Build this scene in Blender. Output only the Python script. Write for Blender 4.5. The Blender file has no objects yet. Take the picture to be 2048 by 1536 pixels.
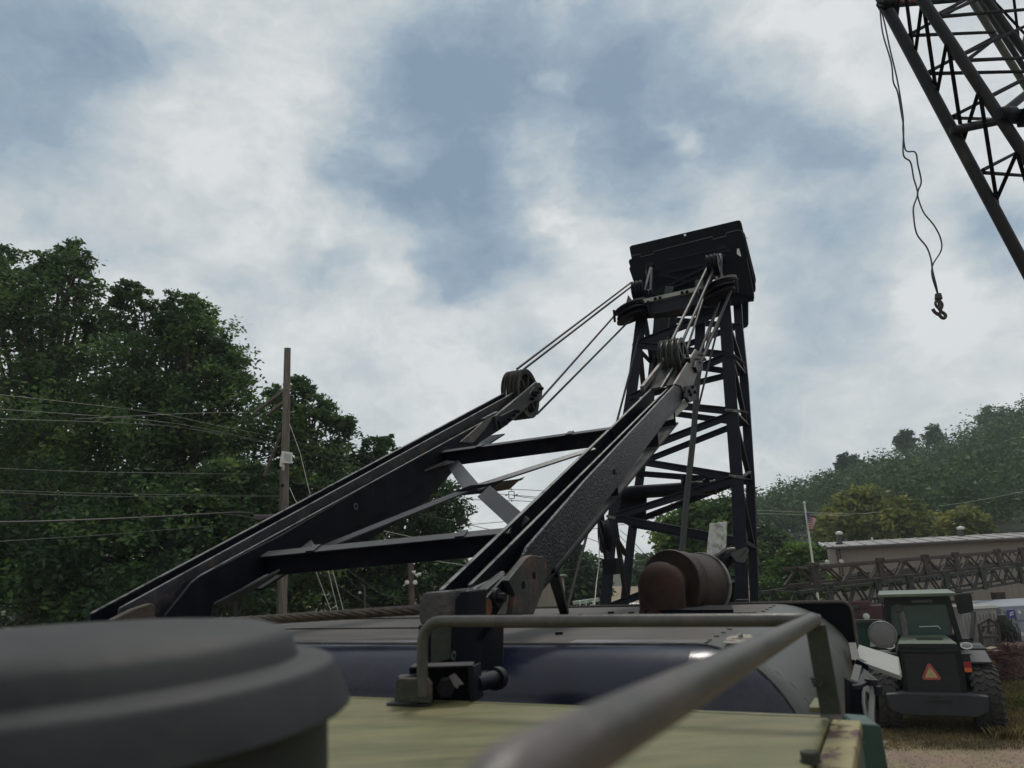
import bpy, math, random
import numpy as np
from mathutils import Vector as V, Matrix
random.seed(7); RNG = np.random.default_rng(11)
scn = bpy.context.scene; COL = scn.collection
F = 1490.0; CZ = 4.2                      # focal length in pixels of a 2048 wide frame, eye height
# ------------------------------------------------------------------ camera
up = V((710-1024, 5479+768, -F)).normalized()
fw = V((0, 0, -1)); yy = (fw-up*fw.dot(up)).normalized(); xx = yy.cross(up)
RW = Matrix((xx, yy, up))                 # camera space -> world
cd = bpy.data.cameras.new('camera'); cam = bpy.data.objects.new('camera', cd); COL.objects.link(cam)
cam.matrix_world = Matrix.Translation((0, 0, CZ)) @ RW.to_4x4()
cd.sensor_width = 36; cd.lens = 36*F/2048; cd.clip_start = .02; cd.clip_end = 3000
cd.dof.use_dof = True; cd.dof.focus_distance = 9.0; cd.dof.aperture_fstop = 3.8
scn.camera = cam
scn.view_settings.view_transform = 'Standard'; scn.view_settings.look = 'None'
scn.view_settings.exposure = 0.12; scn.view_settings.gamma = 1; scn.view_settings.use_curve_mapping = False
# sun behind thin cloud
SAZ, SEL = math.radians(20), math.radians(58)
sd = bpy.data.lights.new('sun', 'SUN'); sd.energy = 1.3; sd.angle = math.radians(12); sd.color = (1, .95, .88)
so = bpy.data.objects.new('sun', sd); COL.objects.link(so)
so.rotation_euler = (V((math.sin(SAZ)*math.cos(SEL), math.cos(SAZ)*math.cos(SEL), math.sin(SEL)))).to_track_quat('Z', 'Y').to_euler()

def ray(px, py): return RW @ V((px-1024, 768-py, -F))
def W(v): return V((v[0], v[1], v[2]+CZ))
TH = math.radians(26); AX = V((math.sin(TH), math.cos(TH), 0)); LX = V((math.cos(TH), -math.sin(TH), 0)); UP = V((0, 0, 1))
def PL(px, py, L): r = ray(px, py); return W(r*(L/r.dot(LX)))      # on a plane beside the crane
def PS(px, py, s): r = ray(px, py); return W(r*(s/r.dot(AX)))      # on a plane across the crane
def PZ(px, py, z): r = ray(px, py); return W(r*(z/r.z))            # on a level plane
def PD(px, py, y): r = ray(px, py); return W(r*(y/r.y))            # at a distance
def CR(s, l, z): return AX*s+LX*l+V((0, 0, z+CZ))                  # crane coordinates

# ------------------------------------------------------------------ world: broken overcast
wd = bpy.data.worlds.new('World'); scn.world = wd; wd.use_nodes = True
nt = wd.node_tree; nt.nodes.clear()
def N(t, kind, **kw):
    n = t.nodes.new(kind)
    for k, v in kw.items(): setattr(n, k, v)
    return n
def lk(t, a, b): t.links.new(a, b)
out = N(nt, 'ShaderNodeOutputWorld'); bg = N(nt, 'ShaderNodeBackground'); lk(nt, bg.outputs[0], out.inputs[0])
sky = N(nt, 'ShaderNodeTexSky', sky_type='NISHITA', sun_disc=False, sun_elevation=SEL, sun_rotation=SAZ)
skys = N(nt, 'ShaderNodeMixRGB', blend_type='MULTIPLY'); skys.inputs[0].default_value = 1
lk(nt, sky.outputs[0], skys.inputs[1]); skys.inputs[2].default_value = (.1, .1, .1, 1)
tc = N(nt, 'ShaderNodeTexCoord')
def vm(op, a, b=None, s=None):
    n = N(nt, 'ShaderNodeVectorMath', operation=op)
    for i, q in enumerate((a, b)):
        if q is None: continue
        if hasattr(q, 'links'): lk(nt, q, n.inputs[i])
        else: n.inputs[i].default_value = q
    if s is not None: n.inputs[3].default_value = s
    return n
def ma(op, a, b=None, c=None, clamp=False):
    n = N(nt, 'ShaderNodeMath', operation=op, use_clamp=clamp)
    for i, q in enumerate((a, b, c)):
        if q is None: continue
        if hasattr(q, 'links'): lk(nt, q, n.inputs[i])
        else: n.inputs[i].default_value = q
    return n.outputs[0]
def noise(vec, sc, det, rough=.55, w=0):
    n = N(nt, 'ShaderNodeTexNoise'); lk(nt, vec, n.inputs['Vector']); n.inputs['Scale'].default_value = sc
    n.inputs['Detail'].default_value = det; n.inputs['Roughness'].default_value = rough; n.inputs['Distortion'].default_value = w
    return n
D = tc.outputs['Generated']
mp = N(nt, 'ShaderNodeMapping'); lk(nt, D, mp.inputs[0]); mp.inputs['Scale'].default_value = (1, 1, 1.7)
w1 = noise(mp.outputs[0], 3.0, 5)
wv = vm('SUBTRACT', w1.outputs['Color'], (.5, .5, .5)); wv2 = vm('SCALE', wv.outputs[0], None, .26)
w3 = noise(mp.outputs[0], 11, 4); wv4 = vm('SUBTRACT', w3.outputs['Color'], (.5, .5, .5)); wv5 = vm('SCALE', wv4.outputs[0], None, .09)
DW = vm('ADD', vm('ADD', D, wv2.outputs[0]).outputs[0], wv5.outputs[0]).outputs[0]
# cloud masses: (pixel x, y, radius in px, strength); + = darker blue grey base, - = bright gap
BL = [(850,120,270,.75),(880,290,250,.8),(1120,60,240,.72),(1180,250,210,.68),(1370,90,260,.66),(1520,230,240,.72),(1270,370,190,.55),(900,440,190,.5),
      (960,560,130,.45),(640,510,110,.4),(900,620,90,.4),(1680,330,190,.55),(700,300,90,.3),(60,60,320,.5),(130,230,260,.4),(250,120,200,.25),(500,600,130,.25),(300,500,160,.25),
      (100,440,170,.2),(1980,450,190,.7),(1620,520,230,.5),(1560,760,220,.25),(1100,700,110,.2),(1700,640,160,.2),(780,860,160,.1),
      (1075,140,75,-.75),(1090,430,80,-.8),(1375,240,70,-.6),(540,130,150,-.12),(620,240,110,-.2),(1620,60,170,-.35),(1720,110,130,-.3),(1080,330,50,-.2),
      (760,530,80,-.3),(460,300,190,-.12),(650,440,60,-.25),(1850,600,130,-.2),(1200,560,140,-.3),(850,760,170,-.15)]
acc = None
for (px, py, r, s) in BL:
    d = ray(px, py).normalized(); d2 = ray(px+r, py).normalized(); rad = (d-d2).length*1.15
    ds = vm('DISTANCE', DW, (d.x, d.y, d.z)).outputs['Value']
    mr = N(nt, 'ShaderNodeMapRange', interpolation_type='SMOOTHSTEP'); lk(nt, ds, mr.inputs[0])
    mr.inputs[1].default_value = rad; mr.inputs[2].default_value = 0; mr.inputs[3].default_value = 0; mr.inputs[4].default_value = s*(.82 if s > 0 else .9)
    acc = mr.outputs[0] if acc is None else ma('ADD', acc, mr.outputs[0])
nb = noise(mp.outputs[0], 2.6, 6, .55); nf = noise(mp.outputs[0], 9, 7, .62); nh = noise(DW, 24, 5, .6, .6)
v = ma('ADD', acc, ma('MULTIPLY_ADD', nb.outputs[0], .8, -.24)); v = ma('ADD', v, ma('MULTIPLY_ADD', nf.outputs[0], .75, -.375)); v = ma('ADD', v, ma('MULTIPLY_ADD', nh.outputs[0], .42, -.21))
v = ma('MULTIPLY', v, .96)
cr = N(nt, 'ShaderNodeValToRGB'); lk(nt, v, cr.inputs[0])
e = cr.color_ramp.elements; e[0].position = -0.0; e[0].color = (.69, .71, .71, 1); e[1].position = 1; e[1].color = (.20, .28, .37, 1)
for p, c in ((.2, (.565, .60, .61)), (.42, (.435, .50, .54)), (.68, (.29, .375, .455))):
    q = cr.color_ramp.elements.new(p); q.color = (*c, 1)
mx = N(nt, 'ShaderNodeMixRGB'); mx.inputs[0].default_value = .94
lk(nt, skys.outputs[0], mx.inputs[1]); lk(nt, cr.outputs[0], mx.inputs[2]); lk(nt, mx.outputs[0], bg.inputs[0]); bg.inputs[1].default_value = 1.0

# ------------------------------------------------------------------ materials
MATS = {}
def mat(name, base, rough=.6, metal=0, var=.25, scale=6, bump=.15, col2=None, mix=(.5, .65), spec=.5, dust_toplight=None, trans=0, bscale=None, stretch=None, coat=0, obj=False):
    if name in MATS: return MATS[name]
    m = bpy.data.materials.new(name); m.use_nodes = True; t = m.node_tree; b = t.nodes['Principled BSDF']
    g = N(t, 'ShaderNodeTexCoord'); co = g.outputs['Object']
    if stretch:
        mpp = N(t, 'ShaderNodeMapping'); lk(t, co, mpp.inputs[0]); mpp.inputs['Scale'].default_value = stretch; co = mpp.outputs[0]
    n = N(t, 'ShaderNodeTexNoise'); lk(t, co, n.inputs[0]); n.inputs['Scale'].default_value = scale; n.inputs['Detail'].default_value = 6; n.inputs['Roughness'].default_value = .65
    r = N(t, 'ShaderNodeValToRGB'); lk(t, n.outputs[0], r.inputs[0])
    r.color_ramp.elements[0].position = .3; r.color_ramp.elements[1].position = .7
    r.color_ramp.elements[0].color = (*[c*(1-var) for c in base], 1); r.color_ramp.elements[1].color = (*[min(1, c*(1+var)) for c in base], 1)
    last = r.outputs[0]
    if col2:
        n2 = N(t, 'ShaderNodeTexNoise'); lk(t, co, n2.inputs[0]); n2.inputs['Scale'].default_value = scale*.7; n2.inputs['Detail'].default_value = 9; n2.inputs['Roughness'].default_value = .7
        n2.noise_dimensions = '4D'; n2.inputs['W'].default_value = 3.3
        m2 = N(t, 'ShaderNodeMapRange'); lk(t, n2.outputs[0], m2.inputs[0]); m2.inputs[1].default_value = mix[0]; m2.inputs[2].default_value = mix[1]
        x = N(t, 'ShaderNodeMixRGB'); lk(t, m2.outputs[0], x.inputs[0]); lk(t, last, x.inputs[1]); x.inputs[2].default_value = (*col2, 1); last = x.outputs[0]
    if dust_toplight:  # pale tone on upward faces: dust plus sky brightness put into colour
        ge = N(t, 'ShaderNodeNewGeometry'); sx = N(t, 'ShaderNodeSeparateXYZ'); lk(t, ge.outputs['Normal'], sx.inputs[0])
        m3 = N(t, 'ShaderNodeMapRange'); lk(t, sx.outputs[2], m3.inputs[0]); m3.inputs[1].default_value = .6; m3.inputs[2].default_value = 1.0; m3.inputs[4].default_value = dust_toplight[1]
        mm = N(t, 'ShaderNodeMath', operation='MULTIPLY'); lk(t, m3.outputs[0], mm.inputs[0]); lk(t, n.outputs[0], mm.inputs[1])
        x = N(t, 'ShaderNodeMixRGB'); lk(t, mm.outputs[0], x.inputs[0]); lk(t, last, x.inputs[1]); x.inputs[2].default_value = (*dust_toplight[0], 1); last = x.outputs[0]
    lk(t, last, b.inputs['Base Color']); b.inputs['Metallic'].default_value = metal
    rr = N(t, 'ShaderNodeMapRange'); lk(t, n.outputs[0], rr.inputs[0]); rr.inputs[3].default_value = max(.02, rough-.13); rr.inputs[4].default_value = min(1, rough+.16); lk(t, rr.outputs[0], b.inputs['Roughness'])
    b.inputs['Specular IOR Level'].default_value = spec; b.inputs['Coat Weight'].default_value = coat
    if trans: b.inputs['Transmission Weight'].default_value = trans
    if bump:
        nb_ = N(t, 'ShaderNodeTexNoise'); lk(t, co, nb_.inputs[0]); nb_.inputs['Scale'].default_value = bscale or scale*5; nb_.inputs['Detail'].default_value = 5
        bp = N(t, 'ShaderNodeBump'); bp.inputs['Strength'].default_value = bump; bp.inputs['Distance'].default_value = .01
        lk(t, nb_.outputs[0], bp.inputs['Height']); lk(t, bp.outputs[0], b.inputs['Normal'])
    MATS[name] = m; return m
def leafmat(name, base, tint, tr=.25):
    m = bpy.data.materials.new(name); m.use_nodes = True; t = m.node_tree; b = t.nodes['Principled BSDF']; o = t.nodes['Material Output']
    at = N(t, 'ShaderNodeAttribute', attribute_name='rnd'); g = N(t, 'ShaderNodeTexCoord')
    n = N(t, 'ShaderNodeTexNoise'); lk(t, g.outputs['Object'], n.inputs[0]); n.inputs['Scale'].default_value = .55; n.inputs['Detail'].default_value = 4
    ad = N(t, 'ShaderNodeMath', operation='MULTIPLY_ADD'); lk(t, n.outputs[0], ad.inputs[0]); ad.inputs[1].default_value = 1.6; 
    a2 = N(t, 'ShaderNodeMath', operation='MULTIPLY_ADD'); lk(t, at.outputs['Fac'], a2.inputs[0]); a2.inputs[1].default_value = .8; a2.inputs[2].default_value = -.75
    lk(t, a2.outputs[0], ad.inputs[2])
    r = N(t, 'ShaderNodeValToRGB'); lk(t, ad.outputs[0], r.inputs[0])
    r.color_ramp.elements[0].position = .1; r.color_ramp.elements[0].color = (*[c*.55 for c in base], 1)
    r.color_ramp.elements[1].position = .9; r.color_ramp.elements[1].color = (*tint, 1)
    q = r.color_ramp.elements.new(.5); q.color = (*base, 1)
    lk(t, r.outputs[0], b.inputs['Base Color']); b.inputs['Roughness'].default_value = .55; b.inputs['Specular IOR Level'].default_value = .35
    tl = N(t, 'ShaderNodeBsdfTranslucent'); lk(t, r.outputs[0], tl.inputs[0]); ms = N(t, 'ShaderNodeMixShader'); ms.inputs[0].default_value = tr
    lk(t, b.outputs[0], ms.inputs[1]); lk(t, tl.outputs[0], ms.inputs[2]); lk(t, ms.outputs[0], o.inputs[0]); return m
BLACK = mat('black_machine_paint', (.0055, .006, .011), .42, var=.5, scale=5, bump=.08, bscale=30, col2=(.028, .023, .024), mix=(.52, .78), spec=.13, dust_toplight=((.13, .13, .125), 1.2))
SPECK = mat('speckled_black_paint', (.006, .008, .012), .30, var=.6, scale=26, bump=.9, bscale=70, col2=(.05, .054, .056), mix=(.49, .74), spec=.32, dust_toplight=((.13, .13, .125), 1))
BOOMP = mat('slate_boom_paint', (.011, .013, .023), .45, var=.35, scale=4, bump=.06, col2=(.024, .026, .036), mix=(.56, .8), spec=.2, dust_toplight=((.14, .14, .14), .9))
BOOMD = mat('matt_black_plate', (.0025, .003, .006), .6, var=.4, scale=4, bump=.04, spec=.12)
GREENCH = mat('dark_green_channel', (.014, .03, .028), .5, var=.3, scale=5)
EDGE = mat('worn_sky_lit_steel', (.17, .175, .165), .5, metal=.3, var=.4, scale=14, col2=(.03, .03, .03), mix=(.5, .6))  # pale edges: sky reflection put into the colour, with worn specks
STEEL = mat('scuffed_grey_steel', (.11, .10, .10), .45, metal=.3, var=.35, scale=10, col2=(.09, .05, .035), mix=(.54, .66))
ROPE = mat('greasy_wire_rope', (.011, .011, .009), .5, metal=0, var=.4, scale=30, bump=.3, bscale=120)
ROPEB = mat('brown_wire_rope', (.055, .038, .026), .55, metal=.3, var=.5, scale=25, bump=.2, col2=(.02, .018, .016), mix=(.5, .6))
NAVY = mat('navy_gloss_paint', (.007, .009, .022), .22, var=.35, scale=3, bump=.04, col2=(.045, .042, .052), mix=(.56, .8), spec=.4)
ROOF = mat('weathered_roof_sheet', (.070, .063, .055), .6, var=.45, scale=2.6, bump=.2, col2=(.15, .11, .065), mix=(.55, .78), stretch=(1, 3, 3), spec=.3)
SHELL = mat('grey_shoulder_sheet', (.048, .05, .046), .46, metal=.1, var=.22, scale=2.5, bump=.08, col2=(.055, .05, .048), mix=(.58, .72), stretch=(2, 2, 5))
HOOD = mat('pale_green_hood_paint', (.125, .128, .054), .5, var=.35, scale=3.0, bump=.2, bscale=30, col2=(.20, .175, .09), mix=(.44, .66), stretch=(1, 4.5, 1), spec=.35)
HEDGE = mat('peeling_cream_edge', (.24, .21, .10), .7, var=.3, scale=9, bump=.5, col2=(.075, .035, .03), mix=(.5, .54))
CAPM = mat('dark_rubber_cap', (.017, .020, .022), .6, var=.4, scale=9, col2=(.032, .032, .03), mix=(.5, .7), bump=.08, bscale=50, spec=.3, dust_toplight=((.06, .06, .055), .8))
CAPN = mat('dark_green_neck', (.003, .008, .006), .6, var=.3, scale=5)
RAIL = mat('worn_olive_rail', (.055, .054, .045), .42, metal=.15, var=.35, scale=9, bump=.15, bscale=60, col2=(.085, .068, .064), mix=(.5, .62))
POSTM = mat('mossy_olive_bracket', (.020, .026, .015), .7, var=.35, scale=12, bump=.3, col2=(.06, .042, .035), mix=(.5, .62))
RUST = mat('rusty_elbow', (.028, .015, .012), .8, var=.45, scale=9, bump=.3, col2=(.05, .024, .017), mix=(.5, .7), spec=.2)
RUSTD = mat('burnt_brown_muffler', (.024, .019, .016), .6, var=.4, scale=5, bump=.1, col2=(.06, .034, .024), mix=(.5, .7), spec=.3)
ORUST = mat('orange_rust', (.12, .045, .02), .85, var=.4, scale=20, bump=.3)
ALU = mat('brushed_aluminium_plate', (.5, .5, .47), .5, metal=.2, var=.16, scale=30, bump=.1, col2=(.27, .26, .24), mix=(.5, .6))
PANEL = mat('pale_grey_green_panel', (.27, .28, .25), .55, var=.12, scale=6)
DGREEN = mat('dark_green_machine_paint', (.012, .045, .032), .4, var=.25, scale=4)
MIRR = mat('grey_mirror_back', (.13, .13, .125), .5, var=.06, scale=3, bump=0)
HOSE = mat('grey_hose_sleeve', (.25, .28, .28), .4, var=.12, scale=8)
WOOD = mat('weathered_pole_wood', (.13, .115, .095), .85, var=.4, scale=3, bump=.4, col2=(.06, .055, .045), mix=(.5, .6), stretch=(9, 9, .5))
LUMB = mat('raw_lumber', (.24, .19, .12), .8, var=.25, scale=5)
WIRE = mat('overhead_wire_black', (.03, .032, .03), .5, bump=0)
WIREL = mat('galvanised_guy_wire', (.30, .31, .28), .5, bump=0)
CONC = mat('fixture_white', (.55, .56, .52), .5, var=.1)
GLASS = mat('tinted_glass', (.03, .06, .055), .08, var=.1, scale=2, bump=0, spec=.6)
BARK = mat('tree_bark', (.045, .04, .033), .9, var=.4, scale=6, bump=.4)
# ------------------------------------------------------------------ mesh building
class MB:
    def __init__(s): s.v = []; s.f = []
    def add(s, vs, fs):
        o = len(s.v); s.v += [tuple(q) for q in vs]; s.f += [tuple(i+o for i in f) for f in fs]; return s
    def box(s, c, sz, rot=None):
        c = V(c); R_ = rot or Matrix.Identity(3); h = [q/2 for q in sz]
        vs = [c+R_@V((x*h[0], y*h[1], z*h[2])) for x in (-1, 1) for y in (-1, 1) for z in (-1, 1)]
        return s.add(vs, [(0,1,3,2),(4,6,7,5),(0,4,5,1),(2,3,7,6),(0,2,6,4),(1,5,7,3)])
    def beam(s, a, b, w, h, hint=UP, off=(0, 0)):          # w across the hint, h along the hint
        a, b = V(a), V(b); d = (b-a).normalized(); hv = V(hint); sx = d.cross(hv)
        if sx.length < 1e-4: sx = d.cross(V((1, .1, 0)))
        sx.normalize(); u = sx.cross(d).normalized()
        vs = []
        for p in (a, b):
            q = p+sx*off[0]+u*off[1]
            vs += [q-sx*w/2-u*h/2, q+sx*w/2-u*h/2, q+sx*w/2+u*h/2, q-sx*w/2+u*h/2]
        return s.add(vs, [(0,1,2,3),(7,6,5,4),(0,4,5,1),(1,5,6,2),(2,6,7,3),(3,7,4,0)])
    def angle(s, a, b, w, t=.014, hint=UP, flip=1):       # L-section
        s.beam(a, b, w, t, hint); s.beam(a, b, t, w, hint, off=(flip*(w/2+t/2+.001), 0)); return s
    def prism(s, pts, th):                                 # polygon swept by vector th
        n = len(pts); pts = [V(p) for p in pts]; th = V(th)
        return s.add(pts+[p+th for p in pts], [tuple(range(n))[::-1], tuple(range(n, 2*n))]+[(i, (i+1) % n, n+(i+1) % n, n+i) for i in range(n)])
    def cyl(s, a, b, r0, r1=None, n=16, caps=True):
        a, b = V(a), V(b); r1 = r0 if r1 is None else r1; d = (b-a).normalized(); x = d.cross(UP if abs(d.z) < .95 else V((1, 0, 0))).normalized(); y = d.cross(x)
        vs = [p+x*math.cos(k*2*math.pi/n)*r+y*math.sin(k*2*math.pi/n)*r for p, r in ((a, r0), (b, r1)) for k in range(n)]
        fs = [(k, (k+1) % n, n+(k+1) % n, n+k) for k in range(n)]
        if caps: fs += [tuple(range(n))[::-1], tuple(range(n, 2*n))]
        return s.add(vs, fs)
    def tube(s, path, r, n=8, rad=None):
        path = [V(p) for p in path]; m = len(path); vs = []; pr = None
        for i, p in enumerate(path):
            d = (path[min(i+1, m-1)]-path[max(i-1, 0)]).normalized()
            if pr is None: pr = d.cross(UP if abs(d.z) < .95 else V((1, 0, 0))).normalized()
            x = (pr-d*pr.dot(d)).normalized(); pr = x; y = d.cross(x); rr = rad[i] if rad else r
            vs += [p+x*math.cos(k*2*math.pi/n)*rr+y*math.sin(k*2*math.pi/n)*rr for k in range(n)]
        fs = [(i*n+k, i*n+(k+1) % n, (i+1)*n+(k+1) % n, (i+1)*n+k) for i in range(m-1) for k in range(n)]
        fs += [tuple(range(n))[::-1], tuple(range((m-1)*n, m*n))]
        return s.add(vs, fs)
    def lathe(s, c, ax, prof, n=32, a0=0, a1=2*math.pi):   # prof: (radius, height) pairs
        c = V(c); ax = V(ax).normalized(); x = ax.cross(UP if abs(ax.z) < .9 else V((1, 0, 0))).normalized(); y = ax.cross(x); full = a1-a0 > 6.28
        cols = n if full else n+1; vs = []
        for (r, h) in prof:
            for k in range(cols):
                t = a0+(a1-a0)*k/n; vs.append(c+ax*h+x*math.cos(t)*r+y*math.sin(t)*r)
        fs = []
        for i in range(len(prof)-1):
            for k in range(n):
                k2 = (k+1) % cols; fs.append((i*cols+k, i*cols+k2, (i+1)*cols+k2, (i+1)*cols+k))
        return s.add(vs, fs)
    def strand(s, a, b, R_, r, n=6, pitch=.22, seg=6):     # twisted wire rope between two points
        a, b = V(a), V(b); L = (b-a).length; d = (b-a)/L; x = d.cross(UP).normalized(); y = d.cross(x); m = int(L/.014)
        for k in range(n):
            s.tube([a+d*L*i/m+(x*math.cos(2*math.pi*(k/n+L*i/m/pitch))+y*math.sin(2*math.pi*(k/n+L*i/m/pitch)))*R_ for i in range(m+1)], r, seg)
        return s
    def build(s, name, m, parent=None, smooth=False, bevel=0, loc=None, local=False):
        me = bpy.data.meshes.new(name); o = bpy.data.objects.new(name, me); COL.objects.link(o)
        off = V((0, 0, 0))
        if parent is not None:
            o.parent = parent; q = parent
            while q.parent: q = q.parent
            if not local: off = V(q['_o'])
        elif loc is not None: off = V(loc); o.location = off; o['_o'] = tuple(off)
        me.from_pydata([(a-off.x, b_-off.y, c-off.z) for a, b_, c in s.v], [], s.f); me.materials.append(m)
        if smooth:
            me.polygons.foreach_set('use_smooth', [True]*len(me.polygons))
            try: me.set_sharp_from_angle(angle=math.radians(38))
            except Exception: pass
        if bevel:
            bv = o.modifiers.new('bevel', 'BEVEL'); bv.width = bevel; bv.segments = 2; bv.limit_method = 'ANGLE'; bv.angle_limit = math.radians(40)
        return o
def thing(name, loc, label, cat, group=None, rz=0):
    o = bpy.data.objects.new(name, None); COL.objects.link(o); o.location = loc; o['_o'] = tuple(loc); o.rotation_euler = (0, 0, rz)
    o.empty_display_size = .2
    o['label'] = label; o['category'] = cat
    if group: o['group'] = group
    return o
def tag(o, label, cat, group=None):
    o['label'] = label; o['category'] = cat
    if group: o['group'] = group
    return o
def copytree(o, parent=None):
    c = o.copy(); COL.objects.link(c)
    if parent is not None: c.parent = parent
    for ch in list(o.children): copytree(ch, c)
    return c
def pl(*a): return [PL(x, y, a[-1]) for x, y in a[:-1]]
def arc(c, x, y, r, a0, a1, n): return [c+x*r*math.cos(a0+(a1-a0)*i/n)+y*r*math.sin(a0+(a1-a0)*i/n) for i in range(n+1)]
def quadr(pts, r, n=4):                                    # polygon with rounded corners
    o = []; m = len(pts)
    for i, p in enumerate(pts):
        a = (pts[i-1]-p); b = (pts[(i+1) % m]-p); a.normalize(); b.normalize(); A = p+a*r; B = p+b*r
        for k in range(n+1):
            t = k/n; o.append(A*(1-t)**2+p*2*t*(1-t)+B*t*t)
    return o

# ================================================================== GROUND AND HILL
gm = mat('dirt_yard', (.21, .145, .105), .95, var=.35, scale=1.4, bump=.9, bscale=22, col2=(.19, .16, .08), mix=(.42, .6))
b = MB(); xs = [-900, -300, -120, -60, -30, -10, 0, 10, 30, 60, 120, 300, 900]
n = len(xs); b.add([(x, y, 0) for y in xs for x in xs], [(j*n+i, j*n+i+1, (j+1)*n+i+1, (j+1)*n+i) for j in range(n-1) for i in range(n-1)])
g = b.build('ground', gm); g['kind'] = 'structure'
def hill_h(X, Y):
    u = X/max(Y, 1); h = np.interp(u, [-.3, .05, .15, .32, .45, .69, 1.0, 1.5, 2.5], [3, 1.5, 2, 7, 15, 28, 42, 55, 55])
    d = math.hypot(X, Y)*.9
    t = np.interp(d, [85, 120, 170, 230, 300, 420], [0, .16, .55, 1, .95, .3]); return float(h*t)
b = MB(); cols, rows = 60, 24
us = [math.radians(-40+k*120/(cols-1)) for k in range(cols)]; ds = [88+k*(440-88)/(rows-1) for k in range(rows)]
b.add([(d*math.sin(u), d*math.cos(u), hill_h(d*math.sin(u), max(1, d*math.cos(u)))-.15) for d in ds for u in us], [(j*cols+i, j*cols+i+1, (j+1)*cols+i+1, (j+1)*cols+i) for j in range(rows-1) for i in range(cols-1)])
hl = b.build('hill', mat('forest_floor', (.03, .04, .02), .95, scale=.2), smooth=True); hl['kind'] = 'structure'

# ================================================================== FOLIAGE
def leaves_mesh(name, lobes, size, per, m, sub=40, sig=.26, squash=.9):
    C = []; S = []; Q = []
    rm = max(r for c, r in lobes); sub0, per0, sig0 = sub, per, sig
    for (c, r) in lobes:
        q_ = r/rm; sub = max(6, int(sub0*min(1, q_*1.1+.1))); per = int(per0*min(1, q_**1.5*1.15)); sig = sig0*(1+.55*(1-q_)) if sig0 < .2 else sig0
        dirs = RNG.normal(size=(sub, 3)); dirs /= np.linalg.norm(dirs, axis=1)[:, None]
        rad = r*(.40+.78*RNG.random((sub, 1))**.8); cc = np.array(c)+dirs*rad*np.array([1, 1, squash])
        k = max(6, per//sub); p = np.repeat(cc, k, 0)+RNG.normal(size=(sub*k, 3))*r*sig*np.array([1, 1, .6])
        C.append(p); S.append(np.full(len(p), size)); Q.append(np.repeat(RNG.random(sub)*.5+RNG.random()*.3, k))
    C = np.concatenate(C); S = np.concatenate(S)*(.6+.8*RNG.random(len(C))); n = len(C); Q = np.concatenate(Q)
    d = RNG.normal(size=(n, 3)); d[:, 2] = d[:, 2]*.5-.15; d /= np.linalg.norm(d, axis=1)[:, None]
    q = RNG.normal(size=(n, 3)); q[:, 2] *= .5; s = np.cross(d, q); s /= np.linalg.norm(s, axis=1)[:, None]
    nn = np.cross(d, s)
    vs = np.stack([C-d*S[:, None], C+s*S[:, None]*.45+nn*S[:, None]*.1, C+d*S[:, None], C-s*S[:, None]*.45+nn*S[:, None]*.1], 1).reshape(-1, 3)
    me = bpy.data.meshes.new(name); me.vertices.add(4*n); me.vertices.foreach_set('co', vs.astype(np.float32).ravel())
    me.loops.add(4*n); me.loops.foreach_set('vertex_index', np.arange(4*n, dtype=np.int32)); me.polygons.add(n)
    me.polygons.foreach_set('loop_start', np.arange(0, 4*n, 4, dtype=np.int32)); me.polygons.foreach_set('loop_total', np.full(n, 4, dtype=np.int32))
    me.update(calc_edges=True)
    at = me.attributes.new('rnd', 'FLOAT', 'FACE'); at.data.foreach_set('value', (RNG.random(n)*.45+Q*.9-.1).astype(np.float32))
    me.materials.append(m); return me
LG = leafmat('dark_oak_leaf', (.050, .098, .030), (.18, .265, .062), .42)
LG2 = leafmat('fresh_green_leaf', (.075, .14, .03), (.20, .28, .06), .4)
LY = leafmat('yellow_green_leaf', (.14, .18, .04), (.34, .31, .07), .4)
LD = leafmat('deep_green_leaf', (.028, .066, .022), (.10, .18, .04), .36)
LM = leafmat('muted_forest_leaf', (.05, .092, .034), (.12, .18, .06), .38)
def tree(Y, lobes, label, cat='tree', m=LG, size=.15, per=2600, trunk=True, tx=None, group=None, name='broadleaf_tree', jit=.9, sub=45, branches=True, sig=.26):
    L3 = []
    for (px, py, r) in lobes:
        y = Y+random.uniform(-jit, jit)*r*Y/F; p = PD(px, py, y); L3.append((p, r*Y/F))
    cx = sum(p.x for p, r in L3)/len(L3); cy = sum(p.y for p, r in L3)/len(L3)
    if tx is not None: q = PD(tx, 1100, Y); cx = q.x
    base = V((cx, cy, hill_h(cx, cy)))
    root = thing(name, base, label, cat, group)
    me = leaves_mesh('crown', [(p-base, r) for p, r in L3], size, per, m, sub=sub, sig=sig)
    o = bpy.data.objects.new('crown', me); COL.objects.link(o); o.parent = root
    if trunk:
        top = max(p.z for p, r in L3); ta = MB(); H = top-base.z; r0 = max(.08, H*.02)
        ta.tube([base, base+V((.1, 0, H*.3)), base+V((-.1, .1, H*.55)), V((cx, cy, base.z+H*.85))], 0, 9, rad=[r0*1.3, r0, r0*.7, r0*.25])
        ta.build('trunk', BARK, root, smooth=True)
        if branches:
            for p, r in L3:
                t = MB(); st = base+V((0, 0, min(H*.75, max(H*.2, (p.z-base.z)*.5)))); mid = (st+p)/2+V((0, 0, -.1*(p-st).length*.3))
                t.tube([st, mid, p-(p-st).normalized()*r*.1], 0, 6, rad=[r0*.5, r0*.32, r0*.08])
                for k in range(5 if r > .9 else 0):
                    e_ = p+V((random.uniform(-1, 1), random.uniform(-1, 1), random.uniform(-.3, .6)))*r*.6; t.tube([mid*.4+p*.6, (p+e_)/2+V((0, 0, .05*r)), e_], 0, 5, rad=[r0*.22, r0*.14, r0*.04])
                t.build('limb', BARK, root, smooth=True)
    return root
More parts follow.
